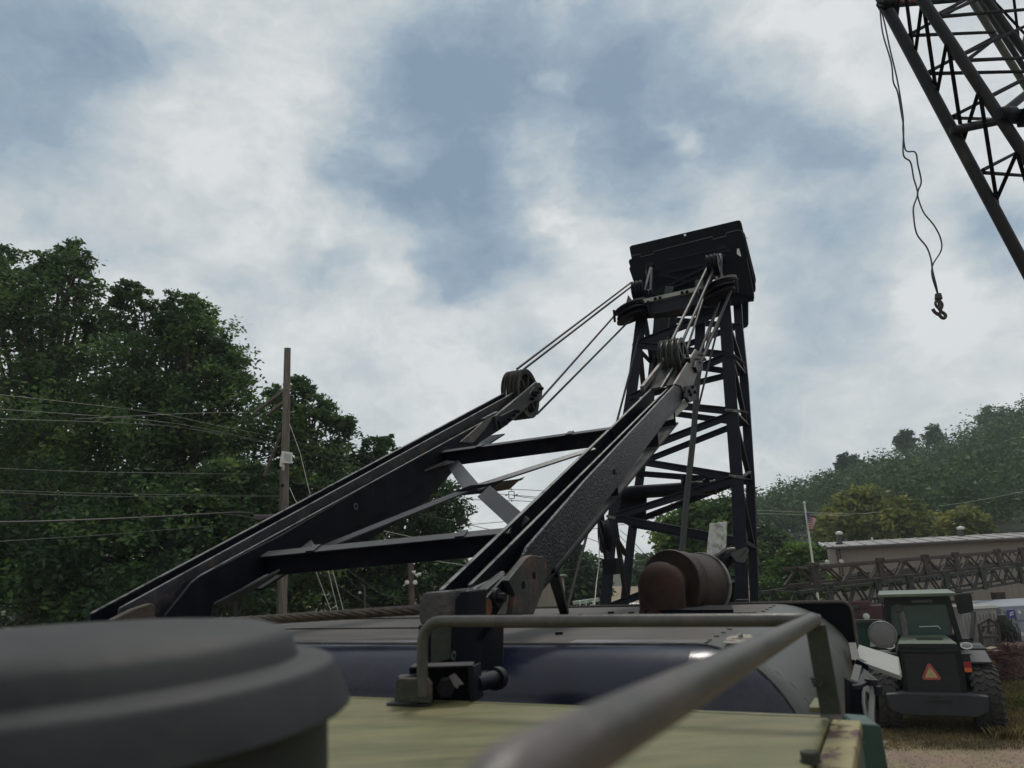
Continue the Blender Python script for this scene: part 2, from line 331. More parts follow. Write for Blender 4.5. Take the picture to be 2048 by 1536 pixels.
tree(34, [(50,620,95),(140,545,50),(148,500,26),(165,530,24),(125,510,22),(15,515,30),(85,525,24),(60,560,40),(-20,560,50),(170,585,36),(185,640,40),(-20,640,80),(110,690,120),(0,740,130),(60,850,140),(-50,900,140),(150,860,110),(60,980,130)], 'tallest dark oak at the left edge with feathery top against the sky', size=.118, per=5200, sub=44, sig=.165, tx=70)
tree(32.5, [(262,585,26),(240,600,26),(285,600,22),(262,655,62),(345,610,26),(375,605,24),(410,625,24),(330,645,40),(385,655,42),(430,690,30),(448,735,26),(400,720,85),(330,770,110),(415,830,95),(445,760,55),(465,880,75),(380,930,120),(250,870,120),(240,760,90)], 'broad round-headed oak beside the tallest one, left of the utility pole', size=.118, per=5200, sub=44, sig=.165, tx=330)
tree(29.5, [(60,1130,140),(210,1090,125),(340,1080,120),(440,1060,95),(-40,1120,120),(430,1150,110),(300,1190,110),(170,1200,120),(40,1010,90)], 'low dark spreading tree in front of the oaks, lowest at left', m=LD, size=.118, per=4600, sub=42, sig=.165, tx=250)
tree(30.5, [(480,960,60),(450,1000,75),(370,1010,80),(500,1050,65),(270,1000,80),(520,1130,60)], 'lighter green tree crown just left of the utility pole base', m=LG, size=.11, per=4200, sub=40, sig=.165, tx=470)
tree(36, [(552,790,22),(590,770,22),(612,780,22),(570,820,36),(645,815,24),(625,835,44),(672,850,18),(700,848,12),(560,870,60),(600,930,80),(685,850,24),(660,900,50),(655,960,75),(600,1040,90),(540,980,55),(520,1100,75),(695,1060,75),(640,1130,90),(560,1190,80)], 'thin-topped ash tree right behind the utility pole', m=LG, size=.11, per=4200, sub=42, sig=.165, tx=600)
tree(37, [(752,895,24),(770,885,16),(800,905,16),(720,915,24),(760,930,36),(810,935,36),(850,980,55),(780,1000,90),(890,1010,42),(885,1060,50),(850,1080,75),(760,1110,85),(680,1130,75),(895,1120,45),(800,1180,85),(720,1210,70),(880,1180,55)], 'dense maple in the gap between the two gantry legs', m=LD, size=.12, per=4000, sub=42, sig=.165, tx=800)
tree(62, [(1125,1150,36),(1170,1150,36),(1095,1175,28),(1150,1112,18),(1110,1125,18),(1185,1175,30),(1140,1190,30)], 'small dark tree seen below the right gantry leg', m=LD, size=.26, per=1100, tx=1140)
tree(46, [(1390,1040,42),(1430,1050,48),(1350,1070,36),(1455,1022,24),(1400,1100,52),(1345,1110,28),(1460,1100,46),(1370,1140,36),(1430,1150,44)], 'bushy tree seen through the boom lattice above the muffler', m=LG, size=.2, per=1500, tx=1400)
tree(110, [(1290,1130,22),(1310,1150,24),(1275,1160,20),(1300,1175,22)], 'small hazy far tree left of the muffler', m=LM, size=.4, per=700, tx=1295, branches=False)
tree(92, [(1665,1040,26),(1700,1012,26),(1735,1002,28),(1690,1055,30),(1725,1045,36),(1655,1070,20)], 'yellow-topped tree behind the metal shed, right of the flagpole', m=LY, size=.34, per=1500, branches=False)
tree(90, [(1785,1012,26),(1765,1045,34),(1815,1018,22),(1805,1050,34),(1850,1055,30),(1770,1075,30)], 'olive green tree behind the middle of the shed roof', m=LY, size=.34, per=1500, branches=False)
tree(88, [(1930,1042,28),(1905,1055,24),(1955,1055,24),(1930,1065,28)], 'small round yellow-green tree behind the shed vent', m=LY, size=.32, per=1500, branches=False)
tree(48, [(1600,1105,26),(1590,1140,32),(1560,1150,28),(1545,1180,26),(1600,1180,34),(1530,1195,20),(1570,1190,28),(1625,1165,26)], 'leafy green bush between the boom and the flagpole', 'bush', m=LG2, size=.17, per=1500, name='bush', branches=False, tx=1580)
tree(27, [(1668,1163,11),(1680,1170,10),(1725,1168,7)], 'small yellow-green shrub behind the stored boom lattice', 'bush', m=LY, size=.09, per=500, name='bush', branches=False)
tree(66, [(1525,1075,22),(1540,1110,26),(1520,1130,22),(1560,1085,20),(1640,1105,20)], 'grey-green tree right behind the boom at hill foot', m=LM, size=.26, per=1200, branches=False)
tree(46, [(x_, y_, 78) for x_, y_ in ((-60,1120),(20,1150),(110,1110),(200,1150),(290,1120),(380,1150),(470,1110),(550,1150),(0,1020),(100,1010),(210,1030),(330,1020),(440,1030),(60,930),(180,930),(60,1220),(180,1225),(300,1225),(420,1220),(520,1220))], 'dense dark hedge of trees closing the gaps low behind the oaks', m=LD, size=.18, per=2200, sub=30, sig=.3, branches=False, trunk=False, name='tree_hedge')
# far wood: crowns built one by one and joined
pts = []; rs = []
for k in range(5200):
    u = random.uniform(.22, 1.15); y = random.uniform(100, 300); x = u*y
    if len(pts) > 900: break
    if u < .48 and y < 135: continue
    pts.append(V((x, y, hill_h(x, y)))); 
lob = []
for p in pts:
    r = random.uniform(3.0, 5.2)*(.8+p.y/800); h = r*random.uniform(1.1, 1.6)+2
    lob.append((p+V((0, 0, h)), r)); lob.append((p+V((random.uniform(-2, 2), random.uniform(-2, 2), h+r*.5)), r*.6)); lob.append((p+V((random.uniform(-3, 3), -1, h-r*.4)), r*.8))
me = leaves_mesh('hillside_wood', lob, .42, 210, LM, sub=14, sig=.26)
fo = bpy.data.objects.new('hillside_wood', me); COL.objects.link(fo); fo['kind'] = 'stuff'; tag(fo, 'hazy green wood covering the hillside behind the shed', 'wood')
for (px, py, r, Y, lab) in [(1690,918,12,205,'dark lone tree standing proud on the lower ridge line'),(1712,925,14,205,'second dark tree right of the lone one on the ridge line'),(1808,872,13,215,'round tree breaking the ridge line at mid slope'),(1868,862,12,215,'tree breaking the ridge line right of the mid-slope one'),(1985,822,18,225,'highest tree on the ridge at right')]:
    tree(Y, [(px, py, r), (px-r*.7, py+r*.9, r), (px+r*.8, py+r*.9, r), (px, py+r*1.6, r*1.1)], lab, m=LD, size=.38, per=800, branches=False, trunk=False, group='trees on the ridge', name='ridge_tree', sub=20)
# ================================================================== THE CRANE WE STAND ON
LR, LL = -1.544, -3.14
crane = thing('crawler_crane', CR(3.5, -2.34, -4.2), 'black crawler crane with grey roofed house, gantry legs, muffler and near-upright boom', 'crane')
def part(name, m, mbd, parent=crane, **k): return mbd.build(name, m, parent, **k)
RZ = -.34
# --- house roof: flat sheet, rolled rear edge and rolled right shoulder
def shell(name, m, fn, nu, nv, th=None, parent=crane):
    vs = [fn(i/nu, j/nv) for j in range(nv+1) for i in range(nu+1)]
    b = MB(); b.add(vs, [(j*(nu+1)+i, j*(nu+1)+i+1, (j+1)*(nu+1)+i+1, (j+1)*(nu+1)+i) for j in range(nv) for i in range(nu)])
    return b.build(name, m, parent, smooth=True)
RL_, RS_, RV = .44, .27, .40                          # shoulder radius sideways, rear roll radius, vertical radius
S0, S1, L0, L1 = 2.98, 5.12, -4.36, -.73
roof = shell('roof', ROOF, lambda u, v: CR(S0+(S1-S0)*v, L0+(L1-L0)*u, RZ+.025*math.sin(math.pi*u)*0), 12, 8)
for s_ in (3.7, 4.4):                                 # seams
    part('roof_seam', ROOF, MB().box(CR(s_, (L0+L1)/2, RZ+.004), (1, 1, 1), Matrix((LX*(L1-L0), AX*.03, UP*.008)).transposed()), roof)
def roll(u, v):
    a = v*math.pi/2
    if v > .999: pass
    return a
part_roll = shell('rear_roof_roll', NAVY, lambda u, v: CR(S0-RS_*math.sin(min(v/.55, 1)*math.pi/2), L0+(L1-L0)*u, RZ-(RS_*(1-math.cos(min(v/.55, 1)*math.pi/2)) if v <= .55 else RS_+(v-.55)*3.2)), 10, 18)
shell('right_shoulder', SHELL, lambda u, v: CR(S0+(S1-S0)*u, L1+RL_*math.sin(min(v/.55, 1)*math.pi/2), RZ-(RV*(1-math.cos(min(v/.55, 1)*math.pi/2)) if v <= .55 else RV+(v-.55)*5)), 8, 20)
shell('left_shoulder', SHELL, lambda u, v: CR(S0+(S1-S0)*u, L0-RL_*math.sin(min(v/.55, 1)*math.pi/2), RZ-(RV*(1-math.cos(min(v/.55, 1)*math.pi/2)) if v <= .55 else RV+(v-.55)*5)), 8, 20)
def corner(u, v, p0, p1):
    ph = math.radians(p0+(p1-p0)*u); a = min(v/.55, 1)*math.pi/2; kz = RS_+(RV-RS_)*math.sin(ph)
    z = RZ-(kz*(1-math.cos(a)) if v <= .55 else kz+(v-.55)*(3.2+1.8*math.sin(ph)))
    return CR(S0-RS_*math.cos(ph)*math.sin(a), L1+RL_*math.sin(ph)*math.sin(a), z)
shell('rear_corner', NAVY, lambda u, v: corner(u, v, 0, 62), 8, 18); shell('right_corner', SHELL, lambda u, v: corner(u, v, 62, 90), 5, 18)
# lap seam standing proud where the two sheets meet
part('lap_seam', SHELL, MB().tube([corner(1, k/24, 0, 62)+V((0, 0, .002)) for k in range(20)], .005, 6), smooth=True)
part('roof_edge_lip', ROOF, MB().tube([CR(S0-.004, L0+(L1-L0)*k/10, RZ+.001) for k in range(11)], .006, 6), smooth=True)
# front lip of the roof and its dark rounded end panel
fl = [CR(S1+.02, -4.6, RZ+.001), PS(1702, 1203, S1+.02), PS(1702, 1203, S1+.02)-UP*.9, CR(S1+.02, -4.6, RZ-.9)]
part('front_bulkhead', BOOMD, MB().prism(quadr(fl, .07), AX*.05))
pp = quadr(fl, .07)
part('bulkhead_trim', ROOF, MB().tube([p-AX*.004+V((0, 0, .002)) for p in pp[3:]], .011, 6), smooth=True)
part('house_wall', DGREEN, MB().box(CR(3.4, -2.35, -2.1), (1, 1, 1), Matrix((LX*4.05, AX*3.2, UP*2.2)).transposed()))
part('track_frame', BLACK, MB().box(CR(2.4, -2.35, -3.7), (1, 1, 1), Matrix((LX*4.0, AX*5.6, UP*.95)).transposed()))
for px, py in ((1118,1269), (1262,1228), (1372,1226), (1160,1232), (1222,1227)):
    q = PZ(px, py, RZ); part('roof_bolt', BLACK, MB().box(q+V((0, 0, .006)), (.035, .02, .012)))
q = PZ(1482, 1280, RZ); part('lifting_eye', STEEL, MB().tube(arc(q, AX, UP, .022, 0, math.pi, 8), .006, 6), smooth=True)
SCUFF = mat('scuffed_lap_sheet', (.12, .115, .11), .4, metal=.15, var=.3, scale=7, bump=.2, col2=(.05, .045, .05), mix=(.5, .62), stretch=(1, 3, 3))
part('roof_lap_sheet', SCUFF, MB().box(CR(3.03, -.98, RZ+.003), (1, 1, 1), Matrix((LX*.56, AX*.12, UP*.004)).transposed()), roof)
part('roof_lap_sheet', SCUFF, MB().box(CR(3.04, -2.6, RZ+.003), (1, 1, 1), Matrix((LX*1.5, AX*.10, UP*.004)).transposed()), roof)
part('chipped_filler_patch', mat('chipped_filler', (.30, .27, .22), .8, var=.3, scale=30, bump=.5, col2=(.07, .06, .06), mix=(.48, .54)), MB().prism([PZ(x, y, RZ+.006) for x, y in ((1446,1287),(1458,1272),(1500,1270),(1512,1278),(1490,1288))], UP*.003), roof)
for k in range(14):
    s_ = 3.12+k*.14; part('rivet', ROOF, MB().lathe(CR(s_, L1+.02, RZ), UP, [(.012, 0), (.010, .004), (0, .006)], 10), roof, smooth=True)
part('roll_bottom_bead', EDGE, MB().tube([CR(S0-RS_-.003, L0+(L1-L0)*k/10, RZ-RS_-.10) for k in range(11)], .004, 6), smooth=True)
for k in range(9):
    part('roll_screw', BLACK, MB().lathe(CR(S0-RS_, L0+.4*k+.3, RZ-RS_-.04), -AX, [(.012, 0), (.010, .005), (0, .006)], 8))
# --- hood (engine cover) at our feet
HZ = -.40
part('engine_hood', HOOD, MB().box(CR(.6, -1.93, HZ-.012), (1, 1, 1), Matrix((LX*3.46, AX*2.9, UP*.024)).transposed()), bevel=.006)
part('hood_edge_strip', HEDGE, MB().box(CR(.6, -.164, HZ-.022), (1, 1, 1), Matrix((LX*.064, AX*2.94, UP*.03)).transposed()), bevel=.004)
part('hood_side', DGREEN, MB().box(CR(.6, -.15, HZ-.65), (1, 1, 1), Matrix((LX*.03, AX*2.9, UP*1.22)).transposed()))
part('hood_rear_lip', HOOD, MB().tube([CR(2.052, -3.6+(3.38)*k/6, HZ-.003) for k in range(7)], .007, 8), smooth=True)
part('hood_front_wall', BOOMD, MB().box(CR(2.05, -1.9, HZ-.7), (1, 1, 1), Matrix((LX*3.4, AX*.02, UP*1.3)).transposed()))
q = PZ(1622, 1524, HZ); part('hood_bolt', POSTM, MB().cyl(q, q+V((0, 0, .003)), .021, n=24).cyl(q+V((0, 0, .003)), q+V((0, 0, .019)), .0185, n=6), bevel=.002)
# --- dome cap
cc = PD(46, 1400, .80); cc = V((cc.x, cc.y, CZ))
prof = [(r_*.92, h_) for r_, h_ in [(0, -.0455), (.12, -.0460), (.20, -.0480), (.25, -.052), (.272, -.0585), (.283, -.068), (.288, -.082), (.291, -.087), (.298, -.0885), (.326, -.091), (.331, -.0935), (.334, -.098), (.350, -.132), (.351, -.136), (.347, -.139), (.324, -.141)]]
part('dome_cap', CAPM, MB().lathe(cc, UP, prof, 96), smooth=True)
part('cap_neck', CAPN, MB().lathe(cc, UP, [(.298, -.1), (.30, -.2), (.297, HZ)], 72), smooth=True)
# --- guard rail around the hood
def bend(p, c, q, r, n=8):
    a = c+(p-c).normalized()*r; e_ = c+(q-c).normalized()*r
    return [a*(1-t)**2+c*2*t*(1-t)+e_*t*t for t in [i/n for i in range(n+1)]]
A0 = PD(844, 1400, 2.62); A0 = PZ(845, 1392, HZ+.03)
yA = A0.y
Atop = PD(842, 1243, yA); Btop = PD(1626, 1240, 1.90); nr = PD(1330, 1400, .56); dirn = (nr-Btop).normalized(); C0 = nr+dirn*.32
Atop = V((A0.x+.003, A0.y, Atop.z))
path = [A0]+bend(A0, Atop, Btop, .075)+[Atop*.5+Btop*.5]+bend(Atop, Btop, C0, .045)+[Btop*.6+C0*.4, nr]+bend(nr, C0, C0+V((0, 0, -.4)), .08)+[C0+V((0, 0, -.3))]
rail = part('guard_rail', RAIL, MB().tube(path, .0165, 20), smooth=True)
part('rail_weld', RAIL, MB().tube([Btop+V((-.012, 0, .002)), Btop+V((.012, -.004, -.006))], .0185, 16), rail, smooth=True)
pb = PZ(1655, 1408, HZ); pt = Btop+V((.0, 0, -.012))
d_ = (pb-pt)
part('rail_post', POSTM, MB().beam(pt, V((pt.x+.012, pt.y+.01, HZ+.012+CZ)), .047, .012, hint=AX, off=(.004, 0)), rail, bevel=.002)
part('post_foot', HOOD, MB().prism([PZ(x, y, HZ+.001) for x, y in ((1618,1424),(1678,1426),(1672,1408),(1630,1405))], UP*.012), rail, bevel=.002)
q = PZ(1655, 1417, HZ+.012); part('foot_bolt', BLACK, MB().cyl(q, q+UP*.018, .015, n=6), rail, bevel=.001)
q = V((pt.x, pt.y, 0))+V((-.015, -.01, CZ-.315)); tw = MB()
for k in range(9): tw.tube([q+V((random.uniform(-.01, .01), random.uniform(-.01, .01), random.uniform(-.012, .012))) for _ in range(4)], .003, 5)
part('tied_string', POSTM, tw, rail)
part('post_base', POSTM, MB().prism([PZ(x, y, HZ+.001) for x, y in ((772,1411),(862,1413),(868,1400),(800,1396))], UP*.007), rail, bevel=.002)
part('post_block', POSTM, MB().prism([PD(x, y, yA-.01) for x, y in ((788,1404),(791,1364),(796,1357),(855,1357),(863,1368),(863,1407))], V((0, .035, 0))), rail, bevel=.003)
part('post_gusset', BLACK, MB().prism([PD(x, y, yA+.05) for x, y in ((794,1364),(794,1354),(834,1350),(836,1362))], V((0, .05, 0))), rail, bevel=.003)
# --- right gantry leg
def leg(L, lines, plate, extra):
    pass
tz = V((0, 0, 0))
rleg = part('gantry_leg', SPECK, MB().prism(pl((1044,1130),(1047,1113),(1055,1094),(1171,960),(1349,771),(1362,771),(1373,792),(1358,812),(1333,841),(1248,957),(1182,1044),(1098,1151),(1060,1190), LR), -LX*.018), bevel=.004)
def edgeline(a, b_, L, w, h, par, m=EDGE, name='edge_strip'):  # pale strips stand in for sky gleam along the plate tops
    return part(name, m, MB().beam(PL(*a, L), PL(*b_, L), w, h), par, bevel=.002)
def plate(poly, L, th, par, m=BLACK, name='web_plate', bv=.003): return part(name, m, MB().prism([PL(x, y, L) for x, y in poly], -LX*th), par, bevel=bv)
edgeline((1057,1092),(1349,770), LR-.009, .015, .006, rleg)
# inner webs
def webpoly(a, b_, L, depth): A, B = PL(*a, L), PL(*b_, L); return [A, B, B-V((0, 0, depth))+(A-B).normalized()*depth*.3, A-V((0, 0, depth))+(A-B).normalized()*depth*.1]
part('inner_web', BLACK, MB().prism(webpoly((940,1170),(1352,761), LR-.075, .20), -LX*.014), rleg, bevel=.003)
edgeline((940,1169),(1352,760), LR-.082, .016, .006, rleg)
part('outer_web', BLACK, MB().prism(webpoly((882,1181),(1308,774), LR-.21, .24), -LX*.014), rleg, bevel=.003)
edgeline((882,1180),(1308,773), LR-.217, .021, .006, rleg)
A, B = PL(1000, 1140, LR-.10)-V((0,0,.2)), PL(1330, 800, LR-.10)-V((0,0,.22))
part('under_plate', BLACK, MB().beam(A, B, .2, .012), rleg)
for k in (.12, .45, .78, .97):
    p = A.lerp(B, k); part('diaphragm', BLACK, MB().prism([p+LX*.1, p-LX*.10, p-LX*.10+V((0, 0, .19)), p+LX*.1+V((0, 0, .19))], (B-A).normalized()*.012), rleg)
q = PL(1229, 944, LR+.001); part('plate_hole', BOOMD, MB().cyl(q, q+LX*.003, .018, n=14), rleg)
part('light_flange', PANEL, MB().prism([PL(x, y, LR-.02) for x, y in ((1333,841),(1358,814),(1372,800),(1374,812),(1345,838))], LX*.01), rleg)
part('edge_strip', EDGE, MB().beam(PL(1330,843,LR), PL(1373,796,LR), .015, .006), rleg)
# head plates, sheaves
hd = [(1349,768),(1392,698),(1403,706),(1404,722),(1396,742),(1388,768),(1380,795),(1372,792),(1362,772)]
part('head_plate', STEEL, MB().prism(pl(*[(x+0, y) for x, y in hd], LR+.012), -LX*.02), rleg, bevel=.004)
part('head_strip', STEEL, MB().beam(PL(1284,778,LR-.21), PL(1333,716,LR-.21), .03, .05), rleg, bevel=.003)
part('head_divider', EDGE, MB().beam(PL(1322,776,LR-.10), PL(1354,722,LR-.10), .016, .016), rleg, bevel=.002)
part('head_cross_plate', BOOMD, MB().prism([PL(1316,742,LR-.2), PL(1372,728,LR-.02), PL(1352,768,LR-.02), PL(1298,778,LR-.2)], AX*.02), rleg)
def bolts(cx, cy, L, par, m=BLACK):
    for dx, dy in ((0, 0), (7, -8), (3, 7), (12, 2)):
        p = PL(cx+dx, cy+dy, L); part('bolt', m, MB().cyl(p, p+LX*.05, .018, n=6), par, bevel=.002)
bolts(1371, 783, LR+.012, rleg); bolts(1391, 718, LR+.012, rleg, STEEL)
part('retainer_plate', BLACK, MB().prism([PL(x, y, LR+.014) for x, y in ((1366,795),(1370,772),(1386,775),(1388,800),(1374,806))], LX*.03), rleg, bevel=.004)
part('axle_keeper', BLACK, MB().prism([PL(x, y, LR+.013) for x, y in ((1385,735),(1388,722),(1400,724),(1400,742),(1390,746))], LX*.03), rleg, bevel=.003)
def sheave(c, r, par, w=.042):
    b = MB()
    b.lathe(c, LX, [(r*.80, -w*.34), (r*.985, -w*.5), (r, -w*.42), (r*.90, -w*.12), (r*.90, w*.12), (r, w*.42), (r*.985, w*.5), (r*.80, w*.34), (r*.80, -w*.34)], 40)
    b.lathe(c, LX, [(.03, -w*.6), (r*.26, -w*.6), (r*.28, 0), (r*.26, w*.6), (.03, w*.6)], 24)
    for k in range(6):
        a = k*math.pi/3+.3; d = AX*math.cos(a)+UP*math.sin(a); b.beam(c+d*r*.22, c+d*r*.84, .03, w*.45, hint=LX)
    return part('sheave', SHV, b, par, smooth=True)
SHV = mat('greased_sheave_iron', (.03, .031, .027), .45, metal=.3, var=.45, scale=14, bump=.15, col2=(.06, .045, .035), mix=(.55, .68))
cR = PL(1369, 722, LR-.03)
for k in range(4): sheave(cR-LX*(.015+.055*k)+V((0, 0, 0)), .238, rleg)
part('sheave_axle', BLACK, MB().cyl(cR+LX*.06, cR-LX*.26, .028), rleg)
# foot: lug plates, yoke, socket
part('lug_plate', mat('rusted_lug', (.018, .021, .020), .6, var=.4, scale=9, bump=.3, col2=(.085, .042, .030), mix=(.47, .56)), MB().prism(pl((1016,1161),(1054,1114),(1064,1110),(1087,1113),(1094,1121),(1095,1151),(1083,1190),(1068,1229),(1026,1229),(1031,1192),(1024,1176), LR+.05), -LX*.035), rleg, bevel=.005)
for x, y in ((1047,1170),(1068,1151)):
    q = PL(x, y, LR+.0505); part('lug_hole', BOOMD, MB().cyl(q, q+LX*.002, .017, n=16), rleg)
foot = part('gantry_foot', BLACK, MB().prism([PL(x, y, LR-.08) for x, y in ((925,1225),(938,1195),(965,1165),(1005,1148),(1012,1160),(1003,1195),(985,1225),(965,1260),(935,1262))], LX*.03), rleg, bevel=.005)
part('foot_rib', BLACK, MB().beam(PL(930,1212,LR-.02), PL(1003,1150,LR-.02), .045, .016), rleg, bevel=.003)
part('foot_rib', BLACK, MB().beam(PL(960,1208,LR+.0), PL(1006,1155,LR+.0), .03, .016), rleg, bevel=.003)
q = PL(962,1214,LR-.02); part('pin_spacer', ORUST, MB().cyl(q-LX*.02, q+LX*.035, .034), rleg, smooth=True)
q = PL(985,1196,LR+.0); part('foot_pin', BLACK, MB().cyl(q-LX*.1, q+LX*.03, .04, n=18).cyl(q+LX*.03, q+LX*.06, .022, n=6), rleg, bevel=.003)
part('bent_cover', BLACK, MB().tube([PL(x, y, LR-.06) for x, y in ((925,1262),(924,1225),(932,1200),(950,1182),(985,1166),(1005,1150))], .02, 10), rleg, smooth=True)
# rope socket bracket
Ys = 2.62
sb = part('rope_socket', STEEL if 0 else mat('grimy_cast_socket', (.035, .035, .033), .6, var=.4, scale=14, bump=.4, col2=(.09, .07, .055), mix=(.56, .66)), MB().prism([PD(x, y, Ys) for x, y in ((836,1228),(840,1194),(848,1185),(892,1183),(915,1178),(916,1248),(840,1250))], V((.05, .12, 0))), bevel=.008)
part('socket_collar', BLACK, MB().prism([PD(x, y, Ys-.03) for x, y in ((908,1250),(908,1198),(920,1182),(936,1180),(934,1252))], V((.06, .13, 0))), sb, bevel=.008)
part('support_column', BLACK, MB().prism([PD(x, y, Ys+.02) for x, y in ((836,1250),(960,1250),(958,1345),(838,1345))], V((.08, .14, 0))), bevel=.006)
part('column_ledge', POSTM, MB().prism([PD(x, y, Ys+.0) for x, y in ((862,1252),(905,1252),(903,1318),(862,1330))], V((0, .02, 0))), bevel=.003)
part('column_taper', BLACK, MB().prism([PD(x, y, Ys-.02) for x, y in ((905,1250),(972,1250),(950,1282),(946,1345),(905,1345))], V((.03, .03, 0))), bevel=.004)
part('column_slot', EDGE, MB().tube([PD(x, y, Ys-.022) for x, y in ((908,1302),(904,1310),(905,1318),(909,1320),(911,1310),(909,1302))], .002, 5))
Yc = 2.36
ch = part('pin_channel', BOOMD, MB().prism([PD(x, y, Yc+.06) for x, y in ((818,1336),(945,1333),(948,1408),(820,1408))], V((0, .02, 0))), bevel=.003)
part('channel_flange', BLACK, MB().prism([PD(x, y, Yc) for x, y in ((935,1336),(946,1332),(951,1404),(940,1406))], V((.02, .08, 0))), ch, bevel=.003)
part('channel_top', BLACK, MB().prism([PD(x, y, Yc) for x, y in ((818,1338),(820,1334),(946,1330),(946,1335))], V((0, .08, 0))), ch, bevel=.002)
q = PD(892, 1376, Yc+.02); part('big_nut', BLACK, MB().cyl(q+V((0, .04, 0)), q+V((-.0, -.01, 0)), .031, n=6), ch, bevel=.004)
part('lock_tab', STEEL, MB().prism([PD(x, y, Yc) for x, y in ((898,1352),(910,1346),(928,1368),(918,1370),(916,1377),(909,1373))], V((0, -.006, 0))), ch, bevel=.001)
part('pivot_pin', BLACK, MB().cyl(PD(948,1368,Yc+.05), PD(988,1358,Yc+.22), .026, n=20).cyl(PD(988,1358,Yc+.22), PD(997,1356,Yc+.25), .036, n=24), smooth=True)
# --- left gantry leg
lleg = part('gantry_leg', BLACK, MB().prism(pl((330,1232),(384,1165),(400,1152),(560,1072),(752,960),(979,837),(1018,815),(1030,822),(1003,858),(960,885),(850,1005),(738,1082),(640,1112),(530,1150),(427,1210),(420,1240), LL), -LX*.018), bevel=.004)
edgeline((400,1151),(979,836), LL-.009, .013, .005, lleg)
edgeline((330,1232),(398,1152), LL-.009, .013, .005, lleg)
bandm = mat('rust_streaked_web', (.018, .019, .024), .5, var=.5, scale=12, bump=.3, col2=(.06, .045, .04), mix=(.52, .62))
part('inner_web', bandm, MB().prism(webpoly((240,1217),(1030,785), LL-.09, .20), -LX*.014), lleg, bevel=.003)
edgeline((240,1216),(1030,784), LL-.097, .015, .005, lleg)
part('outer_web', BLACK, MB().prism(webpoly((182,1228),(1008,787), LL-.19, .22), -LX*.014), lleg, bevel=.003)
edgeline((182,1227),(1008,786), LL-.197, .02, .006, lleg)
A, B = PL(500, 1120, LL-.10)-V((0,0,.16)), PL(990, 850, LL-.10)-V((0,0,.1))
part('under_plate', BLACK, MB().beam(A, B, .2, .012), lleg)
for k in (.2, .5, .8):
    p = A.lerp(B, k); part('diaphragm', BLACK, MB().prism([p+LX*.1, p-LX*.10, p-LX*.10+V((0, 0, .16)), p+LX*.1+V((0, 0, .16))], (B-A).normalized()*.012), lleg)
lh = [(991,832),(1070,765),(1080,765),(1086,775),(1084,795),(1060,808),(1032,836),(1006,856),(995,858)]
part('head_plate', mat('grey_head_plate', (.04, .04, .042), .5, var=.4, scale=12, bump=.3, col2=(.07, .065, .06), mix=(.55, .65)), MB().prism(pl(*lh, LL+.014), -LX*.02), lleg, bevel=.005)
edgeline((993,829),(1072,764), LL+.0, .03, .006, lleg)
edgeline((955,833),(1032,781), LL-.10, .016, .012, lleg)
part('strap_plate', STEEL, MB().prism([PL(x, y, LL+.006) for x, y in ((918,884),(944,862),(974,834),(982,838),(966,862),(944,886))], LX*.012), lleg, bevel=.003)
part('strap_edge', PANEL if 0 else EDGE, MB().beam(PL(965,838,LL+.01), PL(993,824,LL+.01), .03, .012), lleg, bevel=.002)
for k in range(4):
    p = PL(1006+k*8.5, 846-k*7.5, LL+.016); part('bolt', BLACK, MB().cyl(p, p+LX*.045, .017, n=6), lleg, bevel=.002)
part('keeper', BLACK, MB().prism([PL(x, y, LL+.016) for x, y in ((998,832),(1026,818),(1028,826),(1012,850),(998,858),(994,842))], LX*.02), lleg, bevel=.004)
for x, y in ((1060,798),(1070,786),(1078,778),(1066,792)):
    p = PL(x, y, LL+.016); part('bolt', BLACK, MB().cyl(p, p+LX*.05, .018, n=6), lleg, bevel=.002)
part('axle_bar', EDGE, MB().beam(PL(1058,789,LL+.02), PL(1070,772,LL+.02), .016, .008, hint=LX), lleg)
cL = PL(1057, 787, LL-.03)
for k in (0, 1, 2, 3.3): sheave(cL-LX*(.015+.047*k), .262, lleg)
part('sheave_axle', BLACK, MB().cyl(cL+LX*.06, cL-LX*.24, .028), lleg)
q = PL(712, 1013, LL+.001); part('plate_hole', SHELL, MB().lathe(q, LX, [(.012, 0), (.02, .002), (.024, 0)], 16), lleg)
part('foot_lug', mat('rusty_lug', (.06, .045, .035), .8, var=.4, scale=16, bump=.5), MB().prism([PL(x, y, LL+.05) for x, y in ((225,1240),(268,1218),(304,1206),(310,1212),(311,1243))], -LX*.04), lleg, bevel=.005)
# side plate brackets (light coloured triangles)
part('bracket_plate', SHELL, MB().prism([PL(427,1205,LL+.01), PL(560,1137,LL+.2), PL(548,1150,LL+.16), PL(470,1200,LL+.03)], V((0, 0, -.012))), lleg, bevel=.002)
part('bracket_plate', SHELL, MB().prism([PL(849,940,LL+.01), PL(892,921,LL+.10), PL(910,922,LL+.16), PL(880,930,LL+.06)], V((0, 0, -.012))), lleg, bevel=.002)
part('bracket_plate', SHELL, MB().prism([PL(584,1108,LL+.01), PL(622,1079,LL+.01), PL(636,1100,LL+.12)], V((0, 0, -.012))), lleg, bevel=.002)
# cover hump in front of the left foot
part('foot_hump', ROOF, MB().lathe(PL(190,1262,LL+.1), UP, [(.16, -.03), (.13, .01), (.06, .03), (0, .034)], 20), smooth=True)
